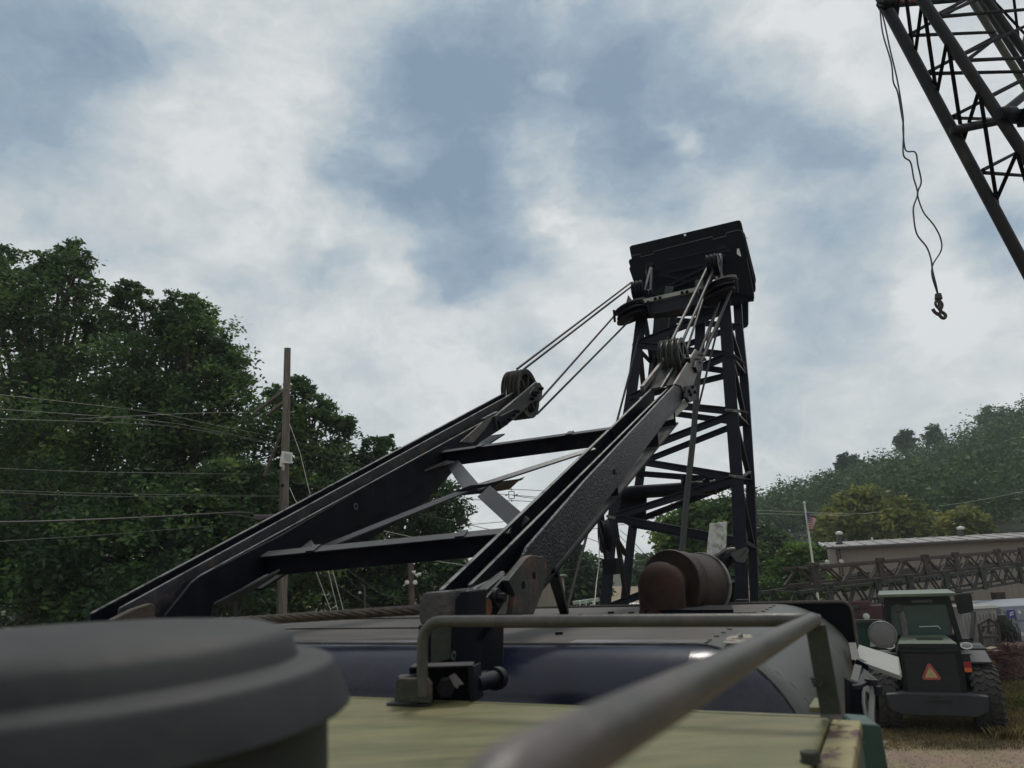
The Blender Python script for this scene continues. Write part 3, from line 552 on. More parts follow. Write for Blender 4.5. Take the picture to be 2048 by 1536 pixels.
# --- cross members between the legs
def xbeam(a, b_, w, h, m=BLACK, name='cross_beam'):
    return part(name, m, MB().beam(a, b_, w, h, hint=NG), bevel=.003)
NG = (UP*math.cos(math.radians(23))-AX*math.sin(math.radians(23)))
uA, uB = PL(885, 904, LL+.0), PL(1224, 857, LR-.2)
o = xbeam(uA-NG*.065, uB-NG*.065, .012, .115); part('beam_flange', GREYF if 0 else BLACK, MB().beam(uA, uB, .075, .012, hint=NG), o, bevel=.003)
lA, lB = PL(527, 1110, LL), PL(1020, 1062, LR-.2)
o2 = xbeam(lA-NG*.065, lB-NG*.065, .012, .115); part('beam_flange', BLACK, MB().beam(lA, lB, .085, .012, hint=NG), o2, bevel=.003)
for o_, A_, B_, ks in ((o, uA, uB, (.22, .75)), (o2, lA, lB, (.2, .8))):
    for k in ks:
        p = A_.lerp(B_, k); part('splice_plate', BLACK, MB().beam(p, p+(B_-A_)*.035, .09, .008, hint=NG, off=(0, .011)), o_, bevel=.002)
# X bracing with centre gusset
def flat(a, b_, w, name='brace', m=BLACK, t=.012, hint=None):
    return part(name, m, MB().beam(a, b_, w, t, hint=hint or UP), bevel=.003)
gz = PS(945, 981, 3.98)
gus = part('gusset_plate', BLACK, MB().prism([PS(x, y, 3.98) for x, y in ((893,988),(942,970),(972,968),(1000,966),(1004,962),(990,972),(975,986),(915,992))], AX*.3+V((0, 0, .04))), bevel=.003)
BR = mat('sheen_black_brace', (.03, .031, .036), .4, var=.4, scale=7, bump=.1, col2=(.07, .06, .06), mix=(.56, .7), dust_toplight=((.12, .12, .12), .8))
flat(PL(905, 926, LL+.05), PS(945, 978, 4.1), .10, m=BR, hint=-AX+UP*.6); flat(PS(968, 983, 3.95), PL(1046, 1052, LR-.2), .10, m=BR, hint=-AX+UP*.6)
flat(PL(640, 1098, LL+.06), PS(935, 980, 4.0), .055, m=BR, hint=UP*.8-AX*.7); flat(PS(955, 973, 4.1), PL(1188, 897, LR-.2), .055, m=BR, hint=UP*.8-AX*.7)
part('gusset_strap', BR, MB().beam(PS(958,980,3.95), PS(1004,964,4.1), .04, .012), gus, bevel=.002)
part('gusset_strap', BR, MB().beam(PS(930,984,4.0), PS(945,972,4.1), .03, .012), gus, bevel=.002)
# front strut under the right leg
part('front_strut', BLACK, MB().beam(PL(1106,1145,LR-.05), PS(1130,1228,4.7), .055, .05), bevel=.004)
# --- thick pendant rope lying behind the rail
rp = MB().strand(PD(862,1218,2.66), PL(330,1252,LL+.3), .0105, .0085, pitch=.30)
part('thick_pendant_rope', ROPEB, rp, smooth=True)
# --- muffler
ma_, mb_ = PD(1342,1167,4.75), PD(1402,1170,5.06); mr_ = .198
md = (mb_-ma_).normalized()
muf = part('muffler', RUSTD, MB().lathe(ma_, md, [(0, .012), (.10, .005), (.17, -.004), (.192, -.014), (.200, -.016), (.205, -.006), (.200, .006), (.197, .012), (.198, .10), (.201, .105), (.198, .11), (.196, (mb_-ma_).length), (.150, (mb_-ma_).length+.01)], 56), smooth=True)
part('muffler_band', EDGE, MB().lathe(mb_, md, [(.197, -.012), (.207, -.012), (.209, 0), (.207, .014), (.19, .014)], 56), muf, smooth=True)
ec = PD(1322,1170,4.55); er = .135
ct = ec+V((0, 0, 0)); p3 = [ma_+md*.0+(ec-ma_)*.1]+[ec+V((0, 0, .0))]
el = [ma_-md*.01+V((-.02, 0, -.005))]+[V((ec.x, ec.y, ec.z))+(ma_-ec)*t for t in (.35,)]+[ec+V((0, 0, 0)), ec+V((0, 0, -.06)), PZ(1322,1226,RZ)+V((0, 0, 0))]
b = MB(); dm = V((ec.x, ec.y, PD(1322,1170,4.55).z))
b.lathe(dm, UP, [(0, er), (er*.35, er*.935), (er*.65, er*.76), (er*.88, er*.47), (er, .0), (er, -.12), (er*1.0, -.13), (er*1.04, -.14), (er*1.04, -.17), (er, -.175), (er, -.24)], 40)
b.cyl(dm+V((0, 0, .0)), ma_+md*.01+V((0, 0, 0)), er*.84, n=36)
part('exhaust_elbow', RUST, b, muf, smooth=True)
part('muffler_cradle', BOOMD, MB().prism([p for p in [PD(x, y, 5.13) for x, y in ((1396,1228),(1452,1160),(1468,1162),(1467,1228))]], V((.03, .05, 0))), muf, bevel=.004)
part('cradle_strap', EDGE, MB().tube([PD(x, y, 5.10) for x, y in ((1404,1116),(1424,1126),(1441,1144),(1452,1164),(1467,1164))], .006, 6), muf, smooth=True)
part('cradle_base', BOOMD, MB().prism([PZ(x, y, RZ+.003) for x, y in ((1290,1231),(1468,1231),(1464,1221),(1300,1221))], UP*.03), muf)
rc = part('rain_flap', ALU, MB().prism([PD(x, y, 5.3) for x, y in ((1419,1047),(1453,1043),(1451,1090),(1447,1107),(1422,1116),(1412,1114))], V((.01, .015, 0))), muf, bevel=.002)
part('flap_arm', STEEL, MB().tube([PD(x, y, 5.3) for x, y in ((1422,1116),(1440,1108),(1452,1100),(1470,1098))], .013, 8), muf, smooth=True)
part('flap_weight', PANEL if 0 else SHELL, MB().prism(quadr([PD(x, y, 5.28) for x, y in ((1460,1106),(1492,1094),(1497,1100),(1489,1126),(1472,1123))], .015), V((.01, .02, 0))), muf, bevel=.002)
q = PD(1455,1118,5.3); part('flap_pivot', BLACK, MB().lathe(q, V((.2, -1, 0)), [(.03, -.03), (.045, -.02), (.045, .02), (.02, .03)], 16).tube([q, q+V((-.01, 0, -.06)), q+V((-.03, 0, -.1))], .012, 6), muf, smooth=True)
# --- things at the crane's right side
part('side_walkway_panel', PANEL, MB().prism([PD(x, y, yv) for x, y, yv in ((1718,1289,4.6),(1758,1303,4.5),(1797,1314,4.4),(1803,1345,4.0),(1800,1352,4.0),(1709,1318,4.2))], V((0, 0, -.02))), bevel=.002)
part('walkway_bracket', BLACK, MB().beam(PD(1705,1290,4.4), PD(1712,1325,4.2), .04, .03).beam(PD(1715,1322,4.2), PD(1740,1336,4.15), .04, .03), bevel=.002)
mq = PD(1765,1269,3.4)
mir = part('round_mirror', MIRR, MB().lathe(mq, V((-.45, -.9, .05)), [(0, .012), (.03, .011), (.048, .008), (.050, .004), (.054, .006), (.057, .002), (.057, -.006), (0, -.008)], 40), smooth=True)
part('mirror_rod', BLACK, MB().tube([PD(1766,1246,3.42), PD(1768,1225,3.43), PD(1772,1200,3.44)], .003, 6), mir)
part('tool_box', DGREEN, MB().prism(quadr([PD(x, y, 2.05) for x, y in ((1708,1446),(1762,1450),(1796,1650),(1716,1650))], .012), V((.02, .12, 0))), bevel=.004)
part('box_latch', DGREEN, MB().prism([PD(x, y, 2.045) for x, y in ((1713,1480),(1727,1482),(1728,1497),(1714,1495))], V((0, -.012, 0))), bevel=.002)
part('side_door_frame', BOOMD, MB().prism([PD(x, y, 2.9) for x, y in ((1700,1362),(1728,1372),(1738,1480),(1704,1480))], V((.02, .1, 0))), bevel=.004)
part('door_edge', SHELL, MB().beam(PD(1716,1332,3.6), PD(1706,1372,3.3), .03, .012, hint=AX).beam(PD(1738,1350,3.8), PD(1724,1380,3.6), .06, .02, hint=AX), bevel=.002)
part('hose', HOSE, MB().tube([PD(x, y, 2.75) for x, y in ((1741,1366),(1745,1380),(1744,1400),(1741,1440))], .009, 10), smooth=True)
part('hose', HOSE, MB().tube([PD(x, y, 2.9) for x, y in ((1733,1366),(1727,1385),(1727,1405),(1733,1440))], .006, 8), smooth=True)
part('hose_clamp', BLACK, MB().lathe(PD(1742,1364,2.75), V((.1, 0, 1)), [(.012, -.012), (.021, -.01), (.021, .01), (.012, .012)], 20).tube([PD(1704,1374,2.7), PD(1720,1372,2.72), PD(1734,1366,2.75)], .008, 8), smooth=True)
part('valve_block', BLACK, MB().box(PD(1752,1380,2.75), (.02, .05, .03)).tube([PD(1752,1372,2.75), PD(1756,1420,2.8), PD(1756,1450,2.8)], .008, 8), bevel=.002)

# ------------------------------------------------------------------ boom of the crane
SN, SF = 9.0, 9.9
boom = part('boom', BOOMP, MB().beam(PS(1224,1215,SN)-V((0,0,.1)), PS(1484,1205,SN)-V((0,0,.1)), .1, .1))
def poly_chord(pts, s, w, name='chord'):
    b = MB(); P = [PS(x, y, s) for x, y in pts]
    for a, c in zip(P, P[1:]):
        b.beam(a, c+(c-a).normalized()*.004, w, .018, hint=AX); b.beam(a, c, .018, w*.6, hint=AX, off=((w/2-.009)*(1 if s < 9.5 else -1), w*.3))
    return part(name, BOOMP, b, boom, bevel=.003)
poly_chord([(1209,1232),(1223,1061),(1240,930),(1263,788),(1279,665),(1287,600)], SN, .14)
poly_chord([(1486,1225),(1475,974),(1459,764),(1452,652),(1447,590)], SN, .145)
poly_chord([(1246,1228),(1260,1086),(1278,960),(1302,764),(1314,652),(1320,560)], SF, .105)
poly_chord([(1509,1222),(1500,960),(1488,764),(1477,652),(1472,560)], SF, .105)
def lace(a, b_, s, s2=None, w=.075, name='lacing_bar', m=None):
    A_, B_ = PS(*a, s), PS(*b_, s2 or s)
    return part(name, m or BOOMP, MB().angle(A_, B_, w, .012, hint=AX), boom, bevel=.002)
for a, c in [((1224,1036),(1470,1082)),((1224,1036),(1468,960)),((1243,918),(1472,956)),((1243,916),(1460,833)),((1261,803),(1464,824)),((1261,797),(1454,714)),((1272,691),(1458,712)),((1272,690),(1450,622)),((1215,1217),(1470,1118)),((1285,632),(1450,622))]:
    lace(a, c, SN)
for a, c in [((1290,820),(1490,848)),((1293,922),(1488,845)),((1302,722),(1484,748)),((1298,790),(1484,745)),((1308,715),(1480,652)),((1314,638),(1480,655)),((1314,636),(1474,590)),((1264,1046),(1502,955)),((1262,1050),(1504,1092)),((1276,948),(1498,965)),((1248,1205),(1503,1095))]:
    lace(a, c, SF, w=.065)
for a, c in [((1286,628),(1303,725)),((1272,691),(1302,722)),((1277,690),(1288,800)),((1261,798),(1293,825)),((1263,798),(1272,930)),((1243,918),(1276,950)),((1230,1030),(1262,1050)),((1228,1045),(1250,1190)),
             ((1458,712),(1486,748)),((1452,640),(1486,745)),((1462,720),(1490,848)),((1464,824),(1492,850)),((1466,830),(1498,960)),((1474,956),(1500,958)),((1476,962),(1504,1092)),((1478,1080),(1506,1095))]:
    lace(a, c, SN+.02, SF-.02, w=.05, name='side_lacing_bar')
for x, y, L in ((1474,953,32),(1467,821,34),(1459,710,30),(1224,1034,22),(1273,690,16),(1262,797,14)):
    part('node_clip', EDGE if y in (953, 821, 1034) else BOOMP, MB().beam(PS(x-L/2,y-2,SN-.02), PS(x+L/2-4,y+2,SN-.02), .02, .035, hint=UP), boom, bevel=.003)
for a, c in (((1481,955),(1499,944)),((1473,821),(1493,826)),((1465,710),(1487,728))):
    part('node_bracket', STEEL if a[1] == 955 else BOOMP, MB().beam(PS(*a, SN-.01), PS(*c, SN+.3), .05, .02), boom, bevel=.003)
# fold cylinder with its lugs
part('cross_cylinder', BLACK, MB().cyl(PS(1246,986,9.45), PS(1428,974,9.4), .085, n=28).cyl(PS(1428,974,9.4), PS(1432,974,9.4), .095, n=28), boom, smooth=True)
part('cylinder_lug', BLACK, MB().box(PS(1379,957,9.4), (.2, .1, .07)).box(PS(1368,957,9.35), (.06, .12, .09)), boom, bevel=.006)
q = PS(1412,962,9.35); part('cylinder_fitting', BLACK, MB().cyl(q-V((0,.05,0)), q+V((0,.05,0)), .035, n=16), boom, smooth=True)
part('cylinder_gusset', BOOMD, MB().prism([PS(x, y, 9.5) for x, y in ((1241,975),(1292,992),(1290,1030),(1270,1046),(1236,1046))], AX*.05), boom)
part('lamp_box', BLACK, MB().prism([PS(x, y, 8.7) for x, y in ((1203,1118),(1232,1116),(1231,1149),(1206,1149))], AX*.22), boom, bevel=.004)
part('chord_foot_strip', EDGE, MB().beam(PS(1198,1211,SN-.03), PS(1222,1211,SN-.03), .01, .01).beam(PS(1473,1199,SN-.1), PS(1499,1199,SN-.1), .01, .01), boom)
part('deflector_sheave', BLACK, MB().lathe(PS(1209,1072,8.6), LX+AX*.6, [(0, -.03), (.17, -.03), (.2, -.045), (.17, 0), (.2, .045), (.17, .03), (0, .03)], 28), boom, smooth=True)
part('sheave_hanger', BLACK, MB().beam(PS(1204,1030,8.6), PS(1208,1075,8.6), .08, .03, hint=LX).tube([PS(1196,1035,8.55), PS(1203,1080,8.55), PS(1212,1118,8.55)], .02, 8), boom)
part('tilted_brace', BOOMP, MB().beam(PS(1234,1080,SN+.1), PS(1252,1110,SN+.3), .06, .03), boom)
for (x0, y0, x1, y1, w, mm, s) in ((1331,612,1322,716,.13,GREENCH,9.3),(1340,574,1331,612,.11,GREENCH,9.25),(1403,600,1398,712,.12,BOOMP,9.2),(1349,600,1340,716,.10,BOOMP,9.6),(1399,560,1399,590,.1,SHELL,9.5)):
    part('hanger_channel', mm, MB().beam(PS(x0,y0,s), PS(x1,y1,s), w, .05, hint=AX), boom, bevel=.004)
part('round_stay', BLACK, MB().cyl(PS(1318,690,9.7), PS(1300,800,9.7), .055, n=16), boom, smooth=True)
# spreader beam and head
spr = part('spreader_beam', BOOMP, MB().prism([PS(x, y, 8.75) for x, y in ((1290,608),(1395,584),(1400,606),(1368,618),(1300,630))], AX*.2), boom, bevel=.006)
part('beam_top_plate', PANEL, MB().beam(PS(1287,603,8.72), PS(1402,577,8.72), .035, .05), spr, bevel=.003)
for t_ in (.25, .72):
    p = PS(1287,603,8.68).lerp(PS(1402,577,8.68), t_); part('bolt_pair', BOOMD, MB().box(p-LX*.03, (.03, .03, .03)).box(p+LX*.03, (.03, .03, .03)), spr)
def lens(cx, cy, rx, ang, s, m, name):
    c = PS(cx, cy, s); k = s/F; b = MB(); n = 24; d = LX*math.cos(ang)+UP*math.sin(ang)
    top = [c+d*rx*k*math.cos(a)+(AX)*rx*k*.72*math.sin(a) for a in [2*math.pi*i/n for i in range(n)]]
    b.prism(top, UP*-.035); return part(name, m, b, spr, bevel=.004)
for (cx, cy, rx, m) in ((1262,611,38,SHELL),(1436,568,40,STEEL)):
    lens(cx, cy, rx, .27, 8.8, m, 'guide_plate'); c = PS(cx+2, cy+11, 8.8)
    part('horizontal_sheave', BLACK, MB().lathe(c, (UP-LX*.27).normalized(), [(.06, -.03), (.19, -.03), (.215, -.04), (.18, 0), (.215, .04), (.19, .03), (.06, .03)], 36), spr, smooth=True)
    k = 8.6/F; part('rope_guard', EDGE if 0 else BLACK, MB().tube([c+LX*math.cos(a)*.235+UP*(math.cos(a)*.065-.0)-AX*.16*math.sin(a)+UP*.01 for a in [math.pi*i/14 for i in range(15)]], .012, 6), spr, smooth=True)
    lens(cx+1, cy+21, rx*.9, .27, 8.8, BLACK, 'guide_plate')
    for sx in (-1, 1): 
        e0 = PS(cx+sx*rx*.9, cy-sx*rx*.24, 8.7); part('guard_pin', BLACK, MB().cyl(e0, e0+V((0, 0, -.16)), .016, n=8), spr)
for (px, py, sc_) in ((1290,575,1), (1428,548,1)):
    for a, c, w, m in (((0,0),(12,-46),.05,SHELL),((12,2),(14,-44),.07,BOOMP),((-4,16),(6,0),.06,STEEL)):
        part('link_bar', m, MB().beam(PS(px+a[0],py+a[1]+8,8.85), PS(px+c[0],py+c[1]+8,9.2), w, .03, hint=LX), spr, bevel=.003)
part('link_gusset', STEEL, MB().prism([PS(x, y, 8.8) for x, y in ((1252,606),(1256,590),(1264,600),(1268,606))], AX*.03).prism([PS(x, y, 8.8) for x, y in ((1436,566),(1444,546),(1450,560),(1452,564))], AX*.03), spr)
for px, py in ((1272,585),(1420,533)):
    c = PS(px, py, 8.9)
    for k in range(3): part('upper_sheave', BLACK, MB().lathe(c+LX*.05*k, LX, [(.03, -.02), (.14, -.014), (.15, -.022), (.13, 0), (.15, .022), (.14, .014), (.03, .02)], 28), spr, smooth=True)
# dark stacked plates at the top
PLT = [([(1258,492),(1481,439),(1499,520),(1500,560),(1282,612)], 10.35), ([(1256,519),(1488,462),(1512,560),(1500,590),(1282,612)], 10.15), ([(1257,534),(1490,480),(1511,572),(1509,583),(1480,600),(1282,606)], 9.95), ([(1290,560),(1492,510),(1508,590),(1506,600),(1462,610),(1310,620)], 9.75)]
for i, (q, s) in enumerate(PLT):
    pts = quadr([PS(x, y, s) for x, y in q], .05)
    part('stacked_plate', BOOMD, MB().prism(pts, AX*.05), boom, bevel=.004)
    if i == 1:
        part('plate_rim', SHELL, MB().tube([PS(x, y, s-.005) for x, y in ((1262,512),(1280,508),(1281,514),(1307,508),(1307,503),(1425,473),(1426,479),(1452,472),(1452,466),(1476,460),(1484,462),(1488,472),(1489,475),(1496,476))], .004, 5), boom)
q = PS(1370, 470, 10.34); part('plate_hole_sky', mat('hole_sky_tone', (.75, .76, .75), .6), MB().cyl(q, q-AX*.004, .019, n=20), boom)  # pale disc stands in for sky seen through the plate hole
q = PS(1478, 505, 9.74)
part('plate_label', CONC, MB().prism([PS(x, y, 9.94) for x, y in ((1474,498),(1478,497),(1483,514),(1479,512),(1474,508))], -AX*.004), boom)
part('hanging_guard', BOOMP, MB().prism(quadr([PS(x, y, 10.2) for x, y in ((1478,590),(1496,585),(1496,652),(1478,658))], .05), AX*.05), boom, bevel=.004)
for a, c in (((1335,545),(1452,520)),((1300,590),(1420,530)),((1310,590),(1420,545)),((1310,545),(1370,562)),((1340,520),(1430,500))):
    part('plate_stiffener', BLACK, MB().beam(PS(*a, 9.7), PS(*c, 9.7), .02, .03), boom)
for px, py in ((1298,533),(1442,498)):
    part('plate_bracket', BLACK, MB().prism([PS(px-8,py-4,9.6), PS(px,py-10,9.6), PS(px+8,py-6,9.6), PS(px+8,py,9.6), PS(px-8,py+3,9.6)], AX*.1).box(PS(px+8,py+6,9.6), (.12, .05, .03)).box(PS(px,py+12,9.6), (.08, .08, .1)), boom, bevel=.004)
# --- rigging ropes
def rope(a, b_, r=.013, m=ROPE, name='suspension_rope', sag=0):
    pts = [a.lerp(b_, t)+V((0, 0, -sag*4*t*(1-t))) for t in [i/12 for i in range(13)]]
    return part(name, m, MB().tube(pts, r, 8), smooth=True)
tl = lambda x, y: PL(x, y, LL-.05)
rope(tl(1034,738), PS(1262,565,8.9)); rope(tl(1048,738), PS(1268,569,8.9)); rope(tl(1076,804), PS(1232,628,8.75)); rope(tl(1074,828), PS(1266,634,8.75))
trr = lambda x, y, d=0: PL(x, y, LR-.1+d)
rope(trr(1343,682,-.05), PS(1416,532,8.9), .016); rope(trr(1362,690), PS(1430,532,8.9), .016)
rope(trr(1393,722,.08), PS(1438,606,8.8), .016); rope(trr(1396,740,.1), PS(1464,576,8.8), .017); rope(trr(1402,735,.1), PS(1422,655,8.9), .012); rope(PS(1422,655,8.9), PS(1440,600,8.9), .012)
rope(trr(1368,716,.05), PS(1412,580,8.85), .013)
rope(PS(1279,672,8.9), PS(1132,1228,6.2), .013, ROPE, 'hoist_rope')
rope(PS(1443,625,8.7), PS(1388,850,8.2), .012)
part('hoist_rope', ROPE, MB().tube([PS(1402,712,8.8), PS(1395,760,8.6), PS(1387,870,8.4), PS(1374,990,8.1), PS(1362,1130,7.6)], .034, 10), smooth=True)
rope(PS(1196,1035,8.5), PS(1208,1085,8.5), .013); 
part('small_cable', WIREL, MB().tube([PS(1199,1075,8.6), PS(1198,1130,8.3), PS(1193,1165,8), PS(1188,1222,7.4)], .006, 6))
# ================================================================== SECOND CRANE'S BOOM, TOP RIGHT
TUBEM = mat('grey_black_tube_paint', (.014, .014, .017), .5, var=.4, scale=3, bump=.15, bscale=25, col2=(.045, .042, .042), mix=(.52, .7), spec=.25)
LACM = mat('black_lacing_tube', (.006, .006, .008), .75, var=.3, scale=3, bump=0, spec=.08)
OLV = mat('olive_brown_tube', (.05, .052, .035), .55, var=.4, scale=3, bump=.1)
b2 = thing('crane_boom', PD(2300, 900, 9.5), 'tubular lattice boom of a second crane slanting into the upper right corner', 'crane boom')
TN, TM, TF, TG = 8.6, 8.0, 10.6, 10.0
def tb(a, b_, ya, yb, r, m=None, name='lacing_tube', n=10):
    m = m or (TUBEM if name in ('chord', 'pendant_spreader') else LACM)
    return MB().cyl(PD(*a, ya), PD(*b_, yb), r, n=n).build(name, m, b2, smooth=True)
Z4 = lambda x, y: (1680+x/4.516, y/4.516)
c1a, c1b = (1738, -50), (2110, 650)
def on(a, b_, x): t = (x-a[0])/(b_[0]-a[0]); return (x, a[1]+(b_[1]-a[1])*t)
tb((1700,-122), (2110,647), TN, TN, .072, name='chord', n=20)
tb((1780,-98), (2120,416), TM, TM, .066, name='chord', n=20)
tb((1900,-68), (2130,297), TF, TF, .055, OLV, name='chord', n=20)
tb((1915,-70), (2130,262), TF+.3, TF+.3, .045, name='chord', n=20)
tb((1930,-60), (2130,215), TG, TG, .06, name='chord', n=20)
ends = []
for (pa, pb, y_, r_, m_) in (((1700,-122),(2110,647),TN,.072,TUBEM),((1780,-98),(2120,416),TM,.066,TUBEM),((1900,-68),(2130,297),TF,.055,OLV),((1930,-60),(2130,215),TG,.06,TUBEM)):
    p0, p1 = PD(*pa, y_), PD(*pb, y_); d0 = (p1-p0).normalized()
    if ends: d0 = (d0+ends[0][1]*2).normalized()
    L_ = (p1.z-1.0)/-d0.z; ends.append((p1, d0, p1+d0*L_)); MB().cyl(p1-d0*.05, p1+d0*L_, r_, n=20).build('chord', m_, b2, smooth=True)
for i_, j_ in ((0, 1), (0, 2), (1, 3), (2, 3)):
    for k in range(6):
        f = lambda i, t: ends[i][0].lerp(ends[i][2], t)
        t0 = .06+k*.155; MB().cyl(f(i_, t0), f(j_, t0+.078), .024, n=8).build('lacing_tube', LACM, b2, smooth=True); MB().cyl(f(j_, t0+.078), f(i_, t0+.155), .024, n=8).build('lacing_tube', LACM, b2, smooth=True)
for i_, j_ in ((0, 1), (0, 2), (1, 3), (2, 3)): MB().beam(ends[i_][2], ends[j_][2], .12, .12).build('foot_beam', TUBEM, b2)
fc = sum((e_[2] for e_ in ends), V((0, 0, 0)))/4
MB().box(V((fc.x, fc.y, .45)), (1.8, 2.4, .9)).build('boom_foot_mount', BLACK, b2, bevel=.04)
for pa, pb in (((1700,-122,TN),(1780,-98,TM)),((1780,-98,TM),(1930,-60,TG)),((1930,-60,TG),(1900,-68,TF)),((1900,-68,TF),(1700,-122,TN))):
    MB().beam(PD(*pa), PD(*pb), .12, .12).build('head_beam', TUBEM, b2)
zz = [((510,160),(480,-60)),((510,160),(540,-60)),((600,0),(660,460)),((740,30),(680,480)),((755,50),(870,830)),((960,400),(875,850)),((980,420),(1105,1240)),((1245,850),(1115,1270)),((1270,880),(1422,1851)),((1597,1377),(1413,1804)),((1605,1400),(1760,1900))]
for a, c in zz: tb(Z4(*a), Z4(*c), TN if a[0] in (510, 600) else TM, TN if c[0] > 0 else TM, .023, name='lacing_tube')
for a, c, r in (((615,322),(1400,290),.024),((615,320),(1210,-10),.024),((805,665),(1700,645),.025),((800,650),(1410,325),.024),((1020,1065),(1500,1080),.022),((1020,1050),(1720,690),.024),((1290,1535),(1590,1380),.024),((1300,1560),(1720,1590),.024),((430,50),(1100,0),.035)):
    tb(Z4(*a), Z4(*c), TN, TF, r)
tb(Z4(1000,1180), Z4(1450,1085), TN, TM, .055, name='pendant_spreader', n=16)
for a, c in (((890,152),(1720,82)),((1160,545),(1720,520)),((880,130),(1150,-10)),((905,140),(1230,0)),((1120,488),(1720,215)),((1370,862),(1720,680)),((1150,540),(1440,320))): tb(Z4(*a), Z4(*c), TM, TG, .024)
for a, c in (((1350,-20),(1370,100)),((1375,100),(1400,-10)),((1570,-10),(1620,410)),((1370,-10),(1720,360)),((1640,430),(1690,250))): tb(Z4(*a), Z4(*c), TG, TF+.3, .02)
q = PD(2015, 228, TM-.1)
MB().lathe(q, V((1, .3, .1)), [(0, -.14), (.07, -.14), (.09, -.05), (.09, .08), (.06, .14), (0, .14)], 16).box(q+V((.25, .1, .03)), (.5, .12, .12)).box(q+V((.2, .0, -.05)), (.1, .2, .16)).build('pendant_clevis', BLACK, b2, bevel=.01)
tb((2010,222), (2100,150), TM, TM+.4, .05, BLACK, 'pendant_bar'); tb((2010,238), (2110,238), TM, TM+.3, .06, BLACK, 'pendant_bar')
MB().beam(PD(1900,262,TN-.1), PD(1935,258,TN-.1), .05, .09).build('chord_clamp', TUBEM, b2, bevel=.01)
q = PD(1770, 8, TN-.05); MB().cyl(q-V((.06, 0, 0)), q+V((.1, 0, 0)), .075, n=14).tube(arc(PD(1760,10,TN-.1), V((1,0,0)), UP, .04, 0, 6.283, 12), .012, 6).build('head_fitting', BLACK, b2, smooth=True)
MB().beam(PD(1772,6,TN-.02), PD(1950,-14,TN+.6), .04, .04).build('red_head_bar', mat('faded_red', (.16, .02, .025), .6), b2)
for cx, cy, cc_, d in ((1905,83,TUBEM,TM-.08),(1872,52,TUBEM,TN-.09)):
    pass
# hook line
Z6 = lambda x, y: (1720+x/2.3277, y/2.3277)
hk = thing('hook_line', PD(1762, 6, TN-.12), 'slack twisted wire line with a steel hook hanging from the second crane boom', 'hook')
def smoothp(P, k=5):
    o = []
    for i in range(len(P)-1):
        p0, p1, p2, p3 = P[max(i-1, 0)], P[i], P[i+1], P[min(i+2, len(P)-1)]
        for j in range(k):
            t = j/k; o.append(.5*((2*p1)+(p2-p0)*t+(2*p0-5*p1+4*p2-p3)*t*t+(3*p1-p0-3*p2+p3)*t**3))
    return o+[P[-1]]
sa = [(92,20),(115,110),(140,230),(175,380),(200,540),(200,600),(207,680),(220,705),(258,710),(270,770),(285,845),(270,890),(272,925),(297,990),(345,1050),(375,1110),(378,1165),(340,1230),(335,1280),(352,1340),(366,1380)]
sb_ = [(92,20),(105,150),(145,290),(155,380),(175,430),(193,530),(203,600),(202,720),(235,755),(250,830),(268,900),(250,960),(250,1010),(265,1090),(310,1150),(330,1205),(338,1260),(355,1330),(362,1370)]
for k, s_ in enumerate((sa, sb_)):
    P = [PD(*Z6(x, y), TN-.1+.05*math.sin(i*1.3+k*2)) for i, (x, y) in enumerate(s_)]
    MB().tube(smoothp(P, 6), .0095, 6).build('wire_line', WIRE, hk, smooth=True)
H = lambda x, y: PD(*Z6(x, y), TN-.1)
HKM = mat('worn_hook_steel', (.04, .038, .036), .5, metal=.4, var=.4, scale=30, bump=.2)
MB().tube(smoothp([H(366,1385), H(372,1410), H(368,1430), H(378,1450), H(394,1462), H(398,1474), H(388,1482), H(376,1474), H(366,1462), H(350,1455), H(338,1438)], 4), .02, 8, rad=None).build('hook', HKM, hk, smooth=True)
MB().tube(smoothp([H(366,1380), H(352,1408), H(356,1425), H(368,1438), H(374,1452), H(364,1466), H(352,1458)], 4), .016, 8).tube(smoothp([H(362,1382), H(375,1402), H(384,1418), H(380,1436), H(372,1428), H(366,1408), H(362,1382)], 4), .014, 8).build('hook_chain_link', HKM, hk, smooth=True)
MB().cyl(H(364,1368), H(366,1392), .035, .045, n=10).build('rope_socket', HKM, hk, smooth=True)

WIREG = mat('weathered_grey_wire', (.05, .06, .05), .5, bump=0)
# ================================================================== POLES AND WIRES
def wirething(pts, r, label, m=WIRE, group='overhead wires across the yard', k=8):
    o = MB().tube(smoothp(pts, k), r, 5).build('overhead_wire', m, None, loc=pts[0], smooth=True)
    return tag(o, label, 'wire', group)
Yp = 28
ptop, pbot = PD(575, 698, Yp), PD(563, 1250, Yp)
pbot = ptop+(pbot-ptop)*((ptop.z)/(ptop.z-pbot.z))
up_ = thing('utility_pole', V((pbot.x, pbot.y, 0)), 'tall weathered wooden utility pole with a floodlight, standing before the ash tree', 'utility pole')
MB().tube([pbot, (pbot+ptop)/2, ptop], 0, 18, rad=[.20, .165, .125]).build('shaft', WOOD, up_, smooth=True)
MB().cyl(ptop, ptop+V((0, 0, .02)), .13, n=18).build('pole_cap', BLACK, up_)
MB().beam(PD(573,777,Yp-.15), PD(510,824,Yp+1.6), .1, .12).build('crossarm', WOOD, up_); MB().beam(PD(572,800,Yp-.12), PD(536,828,Yp+1.2), .08, .1).build('crossarm', WOOD, up_)
MB().beam(PD(562,866,Yp-.1), PD(529,952,Yp+.6), .1, .06).build('crossarm_brace', WOOD, up_)
fl_ = MB().prism(quadr([PD(x, y, Yp-.25) for x, y in ((566,903),(586,906),(584,928),(564,926))], .04), V((0, -.16, 0))).build('floodlight', CONC, up_, bevel=.01)
